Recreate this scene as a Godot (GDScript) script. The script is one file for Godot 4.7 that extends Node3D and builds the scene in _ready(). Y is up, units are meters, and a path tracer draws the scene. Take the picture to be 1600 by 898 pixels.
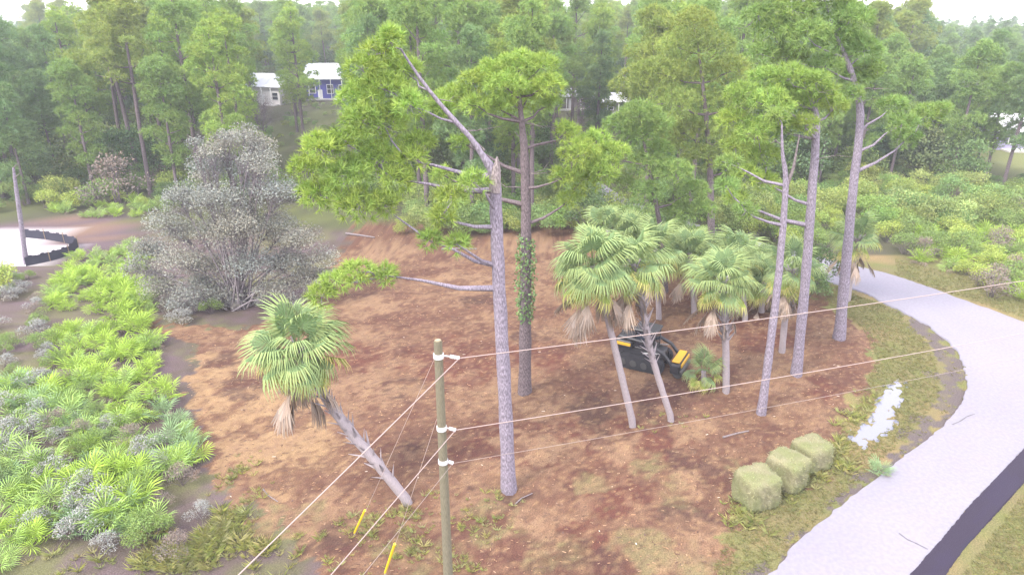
extends Node3D
# Aerial view over a freshly cleared lot among slash pines and sabal palms, beside a pale winding road.

var rng := RandomNumberGenerator.new()
var wide := FastNoiseLite.new()      # metres-wide variation
var fine := FastNoiseLite.new()      # hand-wide variation
var taken := {}
var M := {}
var ROAD := PackedVector2Array()
var PUDDLE := PackedVector2Array()

# ---------------------------------------------------------------- mesh collecting
class Shape:
	var v := PackedVector3Array()
	var n := PackedVector3Array()
	var c := PackedColorArray()
	var i := PackedInt32Array()
	func tri(a: Vector3, b: Vector3, d: Vector3, col: Color) -> void:
		var q := (d - a).cross(b - a).normalized()
		var k := v.size()
		v.append(a); v.append(b); v.append(d)
		n.append(q); n.append(q); n.append(q)
		c.append(col); c.append(col); c.append(col)
		i.append(k); i.append(k + 1); i.append(k + 2)
	func quad(a: Vector3, b: Vector3, d: Vector3, e: Vector3, col: Color) -> void:
		var q := (e - a).cross(b - a).normalized()
		var k := v.size()
		v.append(a); v.append(b); v.append(d); v.append(e)
		for t in 4:
			n.append(q); c.append(col)
		i.append_array(PackedInt32Array([k, k + 1, k + 2, k, k + 2, k + 3]))
	func tube(p: Array, r: Array, sides: int, col: Color, jitter := 0.0, cap := true) -> void:
		var k0 := v.size()
		var last := p.size() - 1
		for s in p.size():
			var at: Vector3 = p[s]
			var ahead: Vector3 = p[mini(s + 1, last)] - p[maxi(s - 1, 0)]
			if ahead.length() < 1e-6: ahead = Vector3.UP
			ahead = ahead.normalized()
			var x := ahead.cross(Vector3(0.13, 0.21, 1.0)).normalized()
			if x.length() < 0.5: x = ahead.cross(Vector3.RIGHT).normalized()
			var y := ahead.cross(x)
			for k in sides:
				var a := TAU * k / sides
				var d := x * cos(a) + y * sin(a)
				var w := 1.0 + jitter * sin(k * 4.7 + s * 2.9)
				v.append(at + d * float(r[s]) * w); n.append(d); c.append(col)
		for s in last:
			for k in sides:
				var a := k0 + s * sides + k
				var b := k0 + s * sides + (k + 1) % sides
				i.append_array(PackedInt32Array([a, a + sides, b, b, a + sides, b + sides]))
		if cap:
			for e in [0, last]:
				var mid := v.size()
				var o: Vector3 = p[e] - p[1 if e == 0 else last - 1]
				o = o.normalized()
				v.append(p[e]); n.append(o); c.append(col)
				for k in sides:
					v.append(v[k0 + e * sides + k]); n.append(o); c.append(col)
				for k in sides:
					var a := mid + 1 + k
					var b := mid + 1 + (k + 1) % sides
					i.append_array(PackedInt32Array([mid, a, b] if e == 0 else [mid, b, a]))
	func box(at: Vector3, size: Vector3, col: Color, bevel := 0.0, turn := Basis()) -> void:
		# a box whose edges are cut by a chamfer
		var h := size * 0.5
		var e := minf(bevel, minf(h.x, minf(h.y, h.z)) * 0.9)
		for ax in 3:
			for sg in [-1.0, 1.0]:
				var b := (ax + 1) % 3
				var d := (ax + 2) % 3
				var pts := []
				for q in [[-1, -1], [1, -1], [1, 1], [-1, 1]]:
					var w := Vector3()
					w[ax] = sg * h[ax]; w[b] = q[0] * (h[b] - e); w[d] = q[1] * (h[d] - e)
					pts.append(at + turn * w)
				if sg > 0: quad(pts[3], pts[2], pts[1], pts[0], col)
				else: quad(pts[0], pts[1], pts[2], pts[3], col)
		if e <= 0.0: return
		for ax in 3:
			var b := (ax + 1) % 3
			var d := (ax + 2) % 3
			for s1 in [-1.0, 1.0]:
				for s2 in [-1.0, 1.0]:
					var p := []
					for q in [[-1, 0], [1, 0], [1, 1], [-1, 1]]:
						var w := Vector3()
						w[ax] = q[0] * (h[ax] - e)
						w[b] = s1 * (h[b] - (e if q[1] else 0.0))
						w[d] = s2 * (h[d] - (0.0 if q[1] else e))
						p.append(at + turn * w)
					if s1 * s2 > 0: quad(p[0], p[1], p[2], p[3], col)
					else: quad(p[3], p[2], p[1], p[0], col)
		for sx in [-1.0, 1.0]:
			for sy in [-1.0, 1.0]:
				for sz in [-1.0, 1.0]:
					var a := at + turn * Vector3(sx * h.x, sy * (h.y - e), sz * (h.z - e))
					var b2 := at + turn * Vector3(sx * (h.x - e), sy * h.y, sz * (h.z - e))
					var d2 := at + turn * Vector3(sx * (h.x - e), sy * (h.y - e), sz * h.z)
					if sx * sy * sz > 0: tri(a, d2, b2, col)
					else: tri(a, b2, d2, col)
	func done() -> ArrayMesh:
		var a := []
		a.resize(Mesh.ARRAY_MAX)
		a[Mesh.ARRAY_VERTEX] = v; a[Mesh.ARRAY_NORMAL] = n; a[Mesh.ARRAY_COLOR] = c; a[Mesh.ARRAY_INDEX] = i
		var m := ArrayMesh.new()
		m.add_surface_from_arrays(Mesh.PRIMITIVE_TRIANGLES, a)
		return m

# ---------------------------------------------------------------- naming and placing
func numbered(called: String) -> String:
	var k: int = taken.get(called, 0)
	taken[called] = k + 1
	return called if k == 0 else "%s_%03d" % [called, k]

func thing(called: String, label: String, category: String, at := Vector3.ZERO, turn := 0.0, group := "") -> Node3D:
	var o := Node3D.new()
	o.name = numbered(called); add_child(o)
	o.position = at; o.rotation.y = turn
	o.set_meta("label", label); o.set_meta("category", category)
	if group: o.set_meta("group", group)
	return o

func part(o: Node, called: String, mesh: Mesh, mat: Material, at := Transform3D()) -> MeshInstance3D:
	var p := MeshInstance3D.new()
	p.name = called; p.mesh = mesh; p.material_override = mat; p.transform = at
	o.add_child(p, true)
	return p

func single(called: String, label: String, category: String, mesh: Mesh, mat: Material, at := Transform3D(), group := "") -> MeshInstance3D:
	var p := part(self, numbered(called), mesh, mat, at)
	p.set_meta("label", label); p.set_meta("category", category)
	if group: p.set_meta("group", group)
	return p

func setting(called: String, label: String, category: String, mesh: Mesh, mat: Material, kind := "structure") -> MeshInstance3D:
	var p := single(called, label, category, mesh, mat)
	p.set_meta("kind", kind)
	return p

func copy_of(o: Node3D, at: Vector3, turn: float, size: float, label: String, group: String) -> Node3D:
	var r: Node3D = o.duplicate()
	r.name = numbered(o.get_meta("kind_name"))
	add_child(r)
	r.transform = Transform3D(Basis(Vector3.UP, turn).scaled(Vector3.ONE * size), at)
	r.set_meta("label", label); r.set_meta("group", group)
	return r

func swarm(called: String, label: String, category: String, mesh: Mesh, mat: Material, places: Array, tints: Array) -> void:
	var mm := MultiMesh.new()
	mm.transform_format = MultiMesh.TRANSFORM_3D
	mm.use_colors = true
	mm.mesh = mesh
	mm.instance_count = places.size()
	for k in places.size():
		mm.set_instance_transform(k, places[k]); mm.set_instance_color(k, tints[k])
	var o := MultiMeshInstance3D.new()
	o.name = numbered(called); o.multimesh = mm; o.material_override = mat
	o.set_meta("label", label); o.set_meta("category", category); o.set_meta("kind", "stuff")
	add_child(o)

# ---------------------------------------------------------------- chance
func rf(a: float, b: float) -> float: return rng.randf_range(a, b)
func rdir() -> Vector3:
	var z := rng.randf_range(-1.0, 1.0)
	var a := rng.randf() * TAU
	var s := sqrt(1.0 - z * z)
	return Vector3(s * cos(a), z, s * sin(a))
func tint(c: Color, k: float) -> Color:
	var s := 1.0 + rng.randf_range(-k, k)
	var w := rng.randf_range(-k, k) * 0.4
	return Color(c.r * s * (1.0 + w), c.g * s, c.b * s * (1.0 - w))

# ---------------------------------------------------------------- materials
func noise_map(frequency: float, dark: float, light: float, seed_: int, bump := 0.0, fractal := 4, kind := FastNoiseLite.TYPE_SIMPLEX_SMOOTH) -> NoiseTexture2D:
	var n := FastNoiseLite.new()
	n.noise_type = kind; n.frequency = frequency; n.seed = seed_; n.fractal_octaves = fractal
	var t := NoiseTexture2D.new()
	t.width = 512; t.height = 512; t.seamless = true; t.noise = n
	if bump > 0.0:
		t.as_normal_map = true; t.bump_strength = bump
	else:
		var g := Gradient.new()
		g.set_color(0, Color(dark, dark, dark)); g.set_color(1, Color(light, light, light))
		t.color_ramp = g
	return t

func plain(called: String, rough := 0.9, spec := 0.3) -> StandardMaterial3D:
	var m := StandardMaterial3D.new()
	m.resource_name = called
	m.vertex_color_use_as_albedo = true
	m.roughness = rough; m.metallic_specular = spec
	return m

func grained(called: String, tex: Texture2D, bump: Texture2D, scale: Vector3, rough := 0.95, world := false, depth := 1.0) -> StandardMaterial3D:
	var m := plain(called, rough, 0.25)
	m.albedo_texture = tex
	m.uv1_triplanar = true; m.uv1_world_triplanar = world; m.uv1_scale = scale
	if bump:
		m.normal_enabled = true; m.normal_texture = bump; m.normal_scale = depth
	return m

func leafy(called: String, through: Color) -> StandardMaterial3D:
	var m := plain(called, 0.7, 0.25)
	m.cull_mode = BaseMaterial3D.CULL_DISABLED
	m.backlight_enabled = true; m.backlight = through
	return m

func materials() -> void:
	M.earth = grained("earth", noise_map(0.045, 0.66, 1.0, 3), noise_map(0.06, 0, 1, 4, 5.0), Vector3.ONE * 0.55, 1.0, true, 0.9)
	M.shell = grained("shell_road", noise_map(0.05, 0.92, 1.0, 7, 0.0, 5), noise_map(0.15, 0, 1, 8, 1.0), Vector3.ONE * 0.17, 0.95, true, 0.12)
	M.tar = grained("tar", noise_map(0.08, 0.75, 1.0, 9), noise_map(0.2, 0, 1, 10, 3.0), Vector3.ONE * 0.5, 0.75, true, 0.6)
	var bark_look := noise_map(0.02, 0.5, 1.0, 11, 0.0, 5)
	M.bark = grained("bark", bark_look, noise_map(0.03, 0, 1, 12, 8.0, 4, FastNoiseLite.TYPE_CELLULAR), Vector3(1.6, 0.5, 1.6), 1.0, false, 1.0)
	M.wood = grained("weathered_wood", noise_map(0.04, 0.7, 1.0, 13), null, Vector3(3.0, 0.25, 3.0), 0.9)
	M.needles = leafy("pine_needles", Color(0.62, 0.70, 0.36))
	M.leaves = leafy("leaves", Color(0.50, 0.56, 0.30))
	M.dry = leafy("dry_leaves", Color(0.25, 0.22, 0.18))
	M.blades = leafy("grass_blades", Color(0.34, 0.36, 0.18))
	M.straw = grained("straw", noise_map(0.06, 0.6, 1.0, 15, 0.0, 5), noise_map(0.08, 0, 1, 16, 8.0), Vector3.ONE * 1.1, 1.0, false, 1.0)
	M.paint = plain("paint", 0.45, 0.5)
	M.metal = plain("roof_metal", 0.4, 0.5)
	M.rubber = plain("rubber", 0.8, 0.4)
	M.matt = plain("matt", 0.9, 0.3)
	M.steel = plain("steel_wire", 0.5, 0.5)
	M.glass = StandardMaterial3D.new()
	M.glass.resource_name = "window_glass"
	M.glass.albedo_color = Color(0.16, 0.18, 0.22); M.glass.roughness = 0.08; M.glass.metallic_specular = 0.7
	M.water = StandardMaterial3D.new()
	M.water.resource_name = "silty_water"
	M.water.albedo_color = Color(0.36, 0.37, 0.43); M.water.roughness = 0.06; M.water.metallic_specular = 0.7

# ---------------------------------------------------------------- ground
var LOT := PackedVector2Array([Vector2(-22.43, -39.24), Vector2(-18.38, -35.72), Vector2(-16.97, -31.67), Vector2(-14.34, -26.98), Vector2(-12.27, -23.30), Vector2(-9.18, -21.02), Vector2(-6.51, -18.18), Vector2(-4.83, -16.33), Vector2(6.24, -16.33), Vector2(7.64, -19.06), Vector2(8.67, -21.74), Vector2(10.95, -22.89), Vector2(13.62, -25.26), Vector2(16.12, -28.32), Vector2(18.00, -31.01), Vector2(20.44, -34.53), Vector2(21.46, -38.77), Vector2(20.74, -41.23), Vector2(21.04, -43.97), Vector2(18.15, -45.76), Vector2(13.80, -48.36), Vector2(10.70, -55.26), Vector2(7.70, -61.94), Vector2(-1.24, -65.27), Vector2(-14.22, -61.94), Vector2(-13.69, -52.00), Vector2(-13.71, -42.83), Vector2(-16.37, -38.31)])
var STRAW := PackedVector2Array([Vector2(-20.03, -35.72), Vector2(-17.64, -35.72), Vector2(-13.58, -34.53), Vector2(-10.98, -31.67), Vector2(-8.45, -28.04), Vector2(-6.62, -25.03), Vector2(-8.05, -24.14), Vector2(-9.41, -22.50), Vector2(-12.24, -24.58), Vector2(-14.78, -28.04)])
var WET := PackedVector2Array([Vector2(20.57, -27.93), Vector2(22.41, -29.77), Vector2(23.76, -31.67), Vector2(24.77, -33.48), Vector2(25.59, -36.30), Vector2(25.70, -38.96), Vector2(25.09, -41.23), Vector2(24.66, -39.24), Vector2(24.28, -36.55), Vector2(23.30, -33.78), Vector2(22.11, -31.34), Vector2(20.78, -29.47), Vector2(19.31, -28.04), Vector2(16.00, -25.03), Vector2(12.55, -22.11), Vector2(8.89, -18.76), Vector2(7.35, -17.35), Vector2(8.19, -17.35), Vector2(10.23, -19.36), Vector2(13.30, -22.11), Vector2(17.44, -25.40)])
var SANDY := PackedVector2Array([Vector2(-47.30, -58.53), Vector2(-41.19, -57.78), Vector2(-35.58, -54.25), Vector2(-35.31, -51.69), Vector2(-36.99, -49.62), Vector2(-39.98, -48.36)])
var BROWN := PackedVector2Array([Vector2(-49.02, -61.73), Vector2(-44.52, -63.02), Vector2(-35.19, -63.02), Vector2(-32.94, -58.53), Vector2(-33.67, -53.26), Vector2(-34.99, -52.00), Vector2(-46.33, -57.96)])
var LAWN := PackedVector2Array([Vector2(67.33, -113.68), Vector2(98.49, -120.51), Vector2(71.22, -75.92), Vector2(57.39, -76.53), Vector2(61.08, -94.63)])
var REDS := [[Vector3(-2.83, 0.00, -34.15), 3.4], [Vector3(-0.86, 0.00, -26.47), 2.0], [Vector3(1.61, 0.00, -34.53), 2.2], [Vector3(2.31, 0.00, -26.47), 2.4], [Vector3(4.12, 0.00, -22.89), 1.5], [Vector3(6.05, 0.00, -26.47), 2.2], [Vector3(14.66, 0.00, -37.86), 3.0], [Vector3(16.03, 0.00, -31.01), 1.6], [Vector3(-8.58, 0.00, -34.53), 1.8], [Vector3(2.36, 0.00, -20.33), 1.5]]
var DARKS := [[Vector3(-13.65, 0.00, -31.67), 1.7], [Vector3(-16.08, 0.00, -34.53), 1.4], [Vector3(6.94, 0.00, -21.74), 1.2], [Vector3(8.00, 0.00, -25.03), 1.4], [Vector3(4.05, 0.00, -29.17), 1.6], [Vector3(7.72, 0.00, -30.38), 1.6], [Vector3(0.25, 0.00, -22.11), .7], [Vector3(1.16, 0.00, -37.86), 1.3], [Vector3(-6.52, 0.00, -20.00), 1.2], [Vector3(-5.33, 0.00, -31.67), 1.3], [Vector3(-0.78, 0.00, -23.30), .6], [Vector3(15.88, 0.00, -29.17), .8], [Vector3(3.15, 0.00, -19.06), .9], [Vector3(-1.71, 0.00, -42.83), 1.7], [Vector3(-4.54, 0.00, -25.98), .9]]
var TANS := [[Vector3(-10.14, 0.00, -52.00), 3.4], [Vector3(1.07, 0.00, -55.26), 3.0], [Vector3(-3.67, 0.00, -46.39), 2.6], [Vector3(-10.67, 0.00, -26.47), 2.2], [Vector3(1.99, 0.00, -25.98), 1.2], [Vector3(1.25, 0.00, -29.17), 1.0], [Vector3(20.63, 0.00, -37.41), 1.6], [Vector3(4.61, 0.00, -26.47), 1.4], [Vector3(0.00, 0.00, -25.98), 1.2], [Vector3(-9.22, 0.00, -41.75), 2.0], [Vector3(8.62, 0.00, -27.50), 1.4], [Vector3(0.94, 0.00, -20.33), 1.0], [Vector3(7.57, 0.00, -23.30), 1.0]]
var GREENS := [[Vector3(-0.72, 0.00, -21.02), 1.2], [Vector3(-4.19, 0.00, -20.00), 1.2], [Vector3(-9.20, 0.00, -19.68), 1.6], [Vector3(6.74, 0.00, -19.06), 1.0], [Vector3(6.69, 0.00, -28.32), .5], [Vector3(15.05, 0.00, -25.98), .9], [Vector3(-2.25, 0.00, -19.06), 1.2], [Vector3(1.61, 0.00, -19.68), 1.3], [Vector3(5.06, 0.00, -19.68), 1.5], [Vector3(6.61, 0.00, -22.50), 1.1], [Vector3(3.39, 0.00, -23.30), 1.0], [Vector3(-7.93, 0.00, -21.74), 1.0], [Vector3(5.99, 0.00, -24.58), 1.0], [Vector3(-9.17, 0.00, -21.74), .8], [Vector3(9.52, 0.00, -24.58), .5]]

func blob(list: Array, x: float, z: float) -> float:
	var s := 0.0
	for b in list:
		var dx: float = x - b[0].x
		var dz: float = z - b[0].z
		var q: float = (dx * dx + dz * dz) / (b[1] * b[1])
		if q < 1.0: s = maxf(s, 1.0 - q)
	return s

func in_lot(x: float, z: float) -> bool: return Geometry2D.is_point_in_polygon(Vector2(x, z), LOT)
func on_road(x: float, z: float) -> bool: return Geometry2D.is_point_in_polygon(Vector2(x, z), ROAD)

func height(x: float, z: float) -> float:
	if z < -75.0 or x < -60.0 or x > 60.0 or z > 0.0: return 0.0
	var p := Vector2(x, z)
	if Geometry2D.is_point_in_polygon(p, ROAD): return -0.06
	if Geometry2D.is_point_in_polygon(p + Vector2(fine.get_noise_2d(x * 1.4, z * 1.4), fine.get_noise_2d(x * 1.4 + 40.0, z * 1.4)) * 0.75, PUDDLE): return -0.16
	var k := 0.035
	if Geometry2D.is_point_in_polygon(p, LOT): k = 0.2
	return k * (wide.get_noise_2d(x * 9.0, z * 9.0) * 0.8 + wide.get_noise_2d(x * 34.0, z * 34.0) * 0.55)

func soil(x: float, z: float) -> Color:
	var n1 := wide.get_noise_2d(x * 6.0, z * 6.0)
	var n2 := wide.get_noise_2d(x * 26.0 + 90.0, z * 26.0)
	var n3 := fine.get_noise_2d(x, z)
	var wx := x + n2 * 1.0 + n3 * 0.6
	var wz := z + wide.get_noise_2d(x * 26.0, z * 26.0 + 300.0) * 1.0 + fine.get_noise_2d(x + 70.0, z) * 0.6
	var p := Vector2(wx, wz)
	var col: Color
	if z > -62.0 and Geometry2D.is_point_in_polygon(p, LOT):
		col = C_DIRT.lerp(C_TAN, clampf(0.3 + n1 * 0.8 + n3 * 0.5, 0.0, 1.0))
		col = col.lerp(C_RED, clampf(blob(REDS, wx, wz) * 2.2 * (0.75 + n2), 0.0, 0.85))
		col = col.lerp(C_TAN, clampf(blob(TANS, wx, wz) * 2.4 * (0.8 + n2), 0.0, 0.92))
		if Geometry2D.is_point_in_polygon(p, STRAW): col = col.lerp(C_STRAW, clampf(0.75 + n3 * 0.6, 0.0, 1.0))
		col = col.lerp(C_DARK, clampf(blob(DARKS, wx, wz) * 1.8 * (0.7 + n2 * 1.3) + maxf(0.0, n2 - 0.35) * 1.1, 0.0, 0.85))
		col = col.lerp(C_VERGE, clampf(blob(GREENS, wx, wz) * 1.5 * (0.6 + n3 + n2), 0.0, 0.75))
		# smears and ruts left by the machine's passes
		var u := wx * 0.88 - wz * 0.47
		var w2 := wx * 0.47 + wz * 0.88
		var rut := wide.get_noise_2d(u * 5.0 + 20.0, w2 * 30.0) + 0.5 * fine.get_noise_2d(u * 0.25, w2 * 1.6)
		col = col.lerp(C_RED.lerp(C_DARK, .5) if rut > 0.0 else C_TAN, clampf(absf(rut) * (2.2 if rut > 0.0 else 1.3) - 0.16, 0.0, 0.65))
		# churned clods: small dark and pale crumbs
		var clod := fine.get_noise_2d(x * 2.7 + 50.0, z * 4.2)
		col = col.lerp(C_DARK if clod < 0.0 else C_STRAW, clampf(absf(clod) * 1.5 - 0.28, 0.0, 0.55))
	elif z > -62.0 and Geometry2D.is_point_in_polygon(p, WET):
		col = C_MUD.lerp(C_VERGE, clampf(n3 * 0.6 + n2 * 0.3, 0.0, 0.4))
	elif Geometry2D.is_point_in_polygon(p, SANDY):
		col = C_SAND
	elif Geometry2D.is_point_in_polygon(p, BROWN):
		col = C_PURPLE.lerp(C_TAN, clampf(n2 + n3 * 0.5, 0.0, 0.7))
	elif Geometry2D.is_point_in_polygon(p, LAWN):
		col = C_LAWN
	elif x > 5.0 and z > -60.0 and z > -52.0 - (x - 20.0) * 0.0:
		col = C_VERGE.lerp(C_GRASS, clampf(0.4 + n2 * 0.9 + n3 * 0.4, 0.0, 1.0)).lerp(C_STRAW, clampf(n1 * 0.9 + n3 * 0.3, 0.0, 0.6))
	elif x < 5.0 and z > -60.0:
		col = C_LITTER.lerp(C_PURPLE, clampf(0.4 + n2 * 1.2, 0.0, 1.0)).lerp(C_GRASS, clampf(n1 * 1.4 + n3 * 0.5, 0.0, 0.6))
	else:
		col = C_WOODS.lerp(C_LITTER, clampf(0.1 + n1 * 0.9, 0.0, 0.8)).lerp(C_GRASS, clampf(0.2 - n1, 0.0, 0.6))
	return col

func steps(lo: float, a: float, b: float, hi: float, inner: float) -> PackedFloat64Array:
	var left := []
	var s := inner
	var x := a
	while x > lo:
		s *= 1.22
		x -= s
		left.append(maxf(x, lo))
	left.reverse()
	var o := PackedFloat64Array(left)
	x = a
	while x < b:
		o.append(x); x += inner
	o.append(b)
	s = inner
	x = b
	while x < hi:
		s *= 1.22
		x += s
		o.append(minf(x, hi))
	return o

func build_ground() -> void:
	var xs := steps(-700.0, -22.0, 27.0, 700.0, 0.15)
	var zs := steps(-900.0, -50.0, -16.5, 120.0, 0.15)
	var s := Shape.new()
	var w := xs.size()
	for zi in zs.size():
		for xi in w:
			var x := xs[xi]
			var z := zs[zi]
			s.v.append(Vector3(x, height(x, z), z))
			s.c.append(soil(x, z))
	for zi in zs.size():
		for xi in w:
			var a := s.v[zi * w + mini(xi + 1, w - 1)] - s.v[zi * w + maxi(xi - 1, 0)]
			var b := s.v[mini(zi + 1, zs.size() - 1) * w + xi] - s.v[maxi(zi - 1, 0) * w + xi]
			s.n.append(b.cross(a).normalized())
	for zi in zs.size() - 1:
		for xi in w - 1:
			var k := zi * w + xi
			s.i.append_array(PackedInt32Array([k, k + 1, k + w, k + 1, k + w + 1, k + w]))
	setting("ground", "bare red brown churned soil of the cleared lot with grassy verges", "ground", s.done(), M.earth)

func resampled(p: Array, count: int) -> Array:
	var c := Curve2D.new()
	for q in p: c.add_point(q)
	var o := []
	for k in count: o.append(c.sample_baked(c.get_baked_length() * k / (count - 1.0)))
	return o

func strip(inner: Array, outer: Array, y: float, col: Color, across: int, ragged: float) -> Array:
	var count := 260
	var a := resampled(inner, count)
	var b := resampled(outer, count)
	for k in count:
		var d: Vector2 = (b[k] - a[k]).normalized()
		var e := fine.get_noise_2d(k * 2.1, 5.0) * ragged + wide.get_noise_2d(k * 9.0, 77.0) * ragged
		a[k] += d * e
		b[k] -= d * (fine.get_noise_2d(k * 2.1, 35.0) * ragged)
	var s := Shape.new()
	for k in count:
		for t in across + 3:
			var f := clampf((t - 1.0) / across, 0.0, 1.0)
			var p: Vector2 = a[k].lerp(b[k], f)
			var drop := 0.16 if t == 0 or t == across + 2 else 0.0
			if t == 0 or t == across + 2: p += (a[k] - b[k]).normalized() * (0.04 if t == 0 else -0.04)
			var g := 1.0 + wide.get_noise_2d(p.x * 7.0, p.y * 7.0) * 0.05 + wide.get_noise_2d(p.x * 2.0 + f * 40.0, p.y * 2.0) * 0.05
			s.v.append(Vector3(p.x, y - drop, p.y)); s.n.append(Vector3.UP)
			s.c.append(Color(col.r * g, col.g * g, col.b * g))
	var w := across + 3
	for k in count - 1:
		for t in w - 1:
			var q := k * w + t
			s.i.append_array(PackedInt32Array([q, q + w, q + 1, q + 1, q + w, q + w + 1]))
	var outline := PackedVector2Array(a)
	b.reverse()
	outline.append_array(PackedVector2Array(b))
	return [s.done(), outline]

# albedo colours (linear)
var C_DIRT := Color(0.157, 0.083, 0.055)
var C_RED := Color(0.128, 0.049, 0.037)
var C_TAN := Color(0.273, 0.172, 0.104)
var C_STRAW := Color(0.339, 0.224, 0.119)
var C_DARK := Color(0.086, 0.048, 0.039)
var C_PURPLE := Color(0.145, 0.104, 0.114)
var C_MUD := Color(0.136, 0.113, 0.107)
var C_SAND := Color(0.62, 0.59, 0.60)
var C_VERGE := Color(0.202, 0.176, 0.084)
var C_GRASS := Color(0.165, 0.180, 0.062)
var C_LAWN := Color(0.20, 0.22, 0.085)
var C_LITTER := Color(0.114, 0.092, 0.075)
var C_WOODS := Color(0.085, 0.100, 0.045)

# ---------------------------------------------------------------- plants
func tuft(s: Shape, p: Vector3, dir: Vector3, length: float, wid: float, count: int, col: Color) -> void:
	for k in count:
		var d := (dir * 0.8 + rdir()).normalized()
		var side := d.cross(rdir()).normalized() * wid
		var tip := p + d * length * rf(0.7, 1.1)
		s.tri(p - side, p + side, tip, tint(col, 0.12))

func clump(s: Shape, at: Vector3, r: float, tufts: int, blades: int, length: float, wid: float, col: Color) -> void:
	for k in tufts:
		var d := rdir()
		if d.y < -0.2 and rng.randf() < 0.6: d.y = -d.y
		var q := pow(rng.randf(), 0.33)
		var p := at + Vector3(d.x, d.y * 0.72, d.z) * r * q * 0.85
		tuft(s, p, (d + Vector3(0, 0.35, 0)).normalized(), length, wid, blades, tint(col, 0.16))

func smooth_line(t: Array, per := 4) -> Array:
	var p := []
	var r := []
	for k in t.size() - 1:
		var a := Vector3(t[k][0], t[k][1], t[k][2])
		var b := Vector3(t[k + 1][0], t[k + 1][1], t[k + 1][2])
		var kp: int = maxi(k - 1, 0)
		var kn: int = mini(k + 2, t.size() - 1)
		var pre := Vector3(t[kp][0], t[kp][1], t[kp][2])
		var post := Vector3(t[kn][0], t[kn][1], t[kn][2])
		for j in per:
			var f := float(j) / per
			p.append(a.cubic_interpolate(b, pre, post, f)); r.append(lerpf(t[k][3], t[k + 1][3], f))
	var e: Array = t[-1]
	p.append(Vector3(e[0], e[1], e[2])); r.append(e[3])
	return [p, r]

func at_height(line: Array, y: float) -> int:
	var best := 0
	for k in line[0].size():
		if absf(line[0][k].y - y) < absf(line[0][best].y - y): best = k
	return best

func limb(a: Vector3, b: Vector3, r0: float, r1: float, rise: float) -> Array:
	var m1 := a.lerp(b, 0.35) + Vector3(rf(-.15, .15), -rise, rf(-.15, .15))
	var m2 := a.lerp(b, 0.7) + Vector3(rf(-.2, .2), -rise * 0.8 + rf(-.1, .1), rf(-.2, .2))
	return [[a, m1, m2, b], [r0, lerpf(r0, r1, .35), lerpf(r0, r1, .7), r1]]

# grows a pine from its trunk line and the middles of its needle clumps
func grow_pine(o: Node3D, trunk: Array, clumps: Array, needle: Color, bark: Color, dense: int, blades: int, length: float, wid: float, each_limb: bool, bare := 0) -> void:
	var line := smooth_line(trunk)
	line[0][0].y -= 0.25
	line[1][0] *= 1.25
	var s := Shape.new()
	s.tube(line[0], line[1], 10, bark, 0.07)
	part(o, "trunk", s.done(), M.bark)
	var order := clumps.duplicate()
	var top: Vector3 = line[0][-1]
	order.sort_custom(func(a, b): return Vector2(a[0] - top.x, a[2] - top.z).length() < Vector2(b[0] - top.x, b[2] - top.z).length())
	var crown := Shape.new()
	var limbs := Shape.new()
	var ends := []
	for q in order:
		var c := Vector3(q[0], q[1], q[2])
		var r: float = q[3]
		var hd := Vector2(c.x, c.z).distance_to(Vector2(top.x, top.z))
		var k := at_height(line, c.y - 0.25 * hd - 0.4)
		var from: Vector3 = line[0][k]
		var thick: float = minf(line[1][k] * 0.6, 0.05 + 0.018 * from.distance_to(c))
		var near := from.distance_to(c)
		for e in ends:
			if e[0].distance_to(c) < near * 0.62 and e[0].y < c.y + 0.5:
				near = e[0].distance_to(c) / 0.62; from = e[0]; thick = e[1] * 0.75
		var l := limb(from, c, thick, 0.02, 0.05 * near)
		if each_limb:
			var b := Shape.new()
			b.tube(l[0], l[1], 6, bark, 0.05)
			for t in 5:
				b.tube([c, c + rdir() * r * 0.7], [0.016, 0.006], 3, bark, 0, false)
			part(o, "branch", b.done(), M.bark)
		else:
			limbs.tube(l[0], l[1], 4, bark, 0, false)
		ends.append([c, maxf(thick * 0.6, 0.025)])
		var col := tint(needle, 0.14)
		clump(crown, c, r * 1.15, int(dense * clampf(r * r, 0.25, 2.0)), blades, length, wid, col)
	for t in bare:
		var k := int(rf(0.45, 0.9) * line[0].size())
		var d := rdir()
		d.y = absf(d.y) * 0.3
		var a: Vector3 = line[0][k]
		var l := limb(a, a + d * rf(0.5, 1.8), 0.03, 0.006, rf(-.15, .12))
		var b := Shape.new()
		b.tube(l[0], l[1], 5, C_DEADWOOD, 0.0)
		b.tube([l[0][2], l[0][2] + (d + rdir() * 0.8) * 0.6], [0.016, 0.005], 3, C_DEADWOOD, 0, false)
		part(o, "dead_branch", b.done(), M.bark)
	if not each_limb: part(o, "limbs", limbs.done(), M.bark).set_meta("kind", "stuff")
	part(o, "crown", crown.done(), M.needles)

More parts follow.
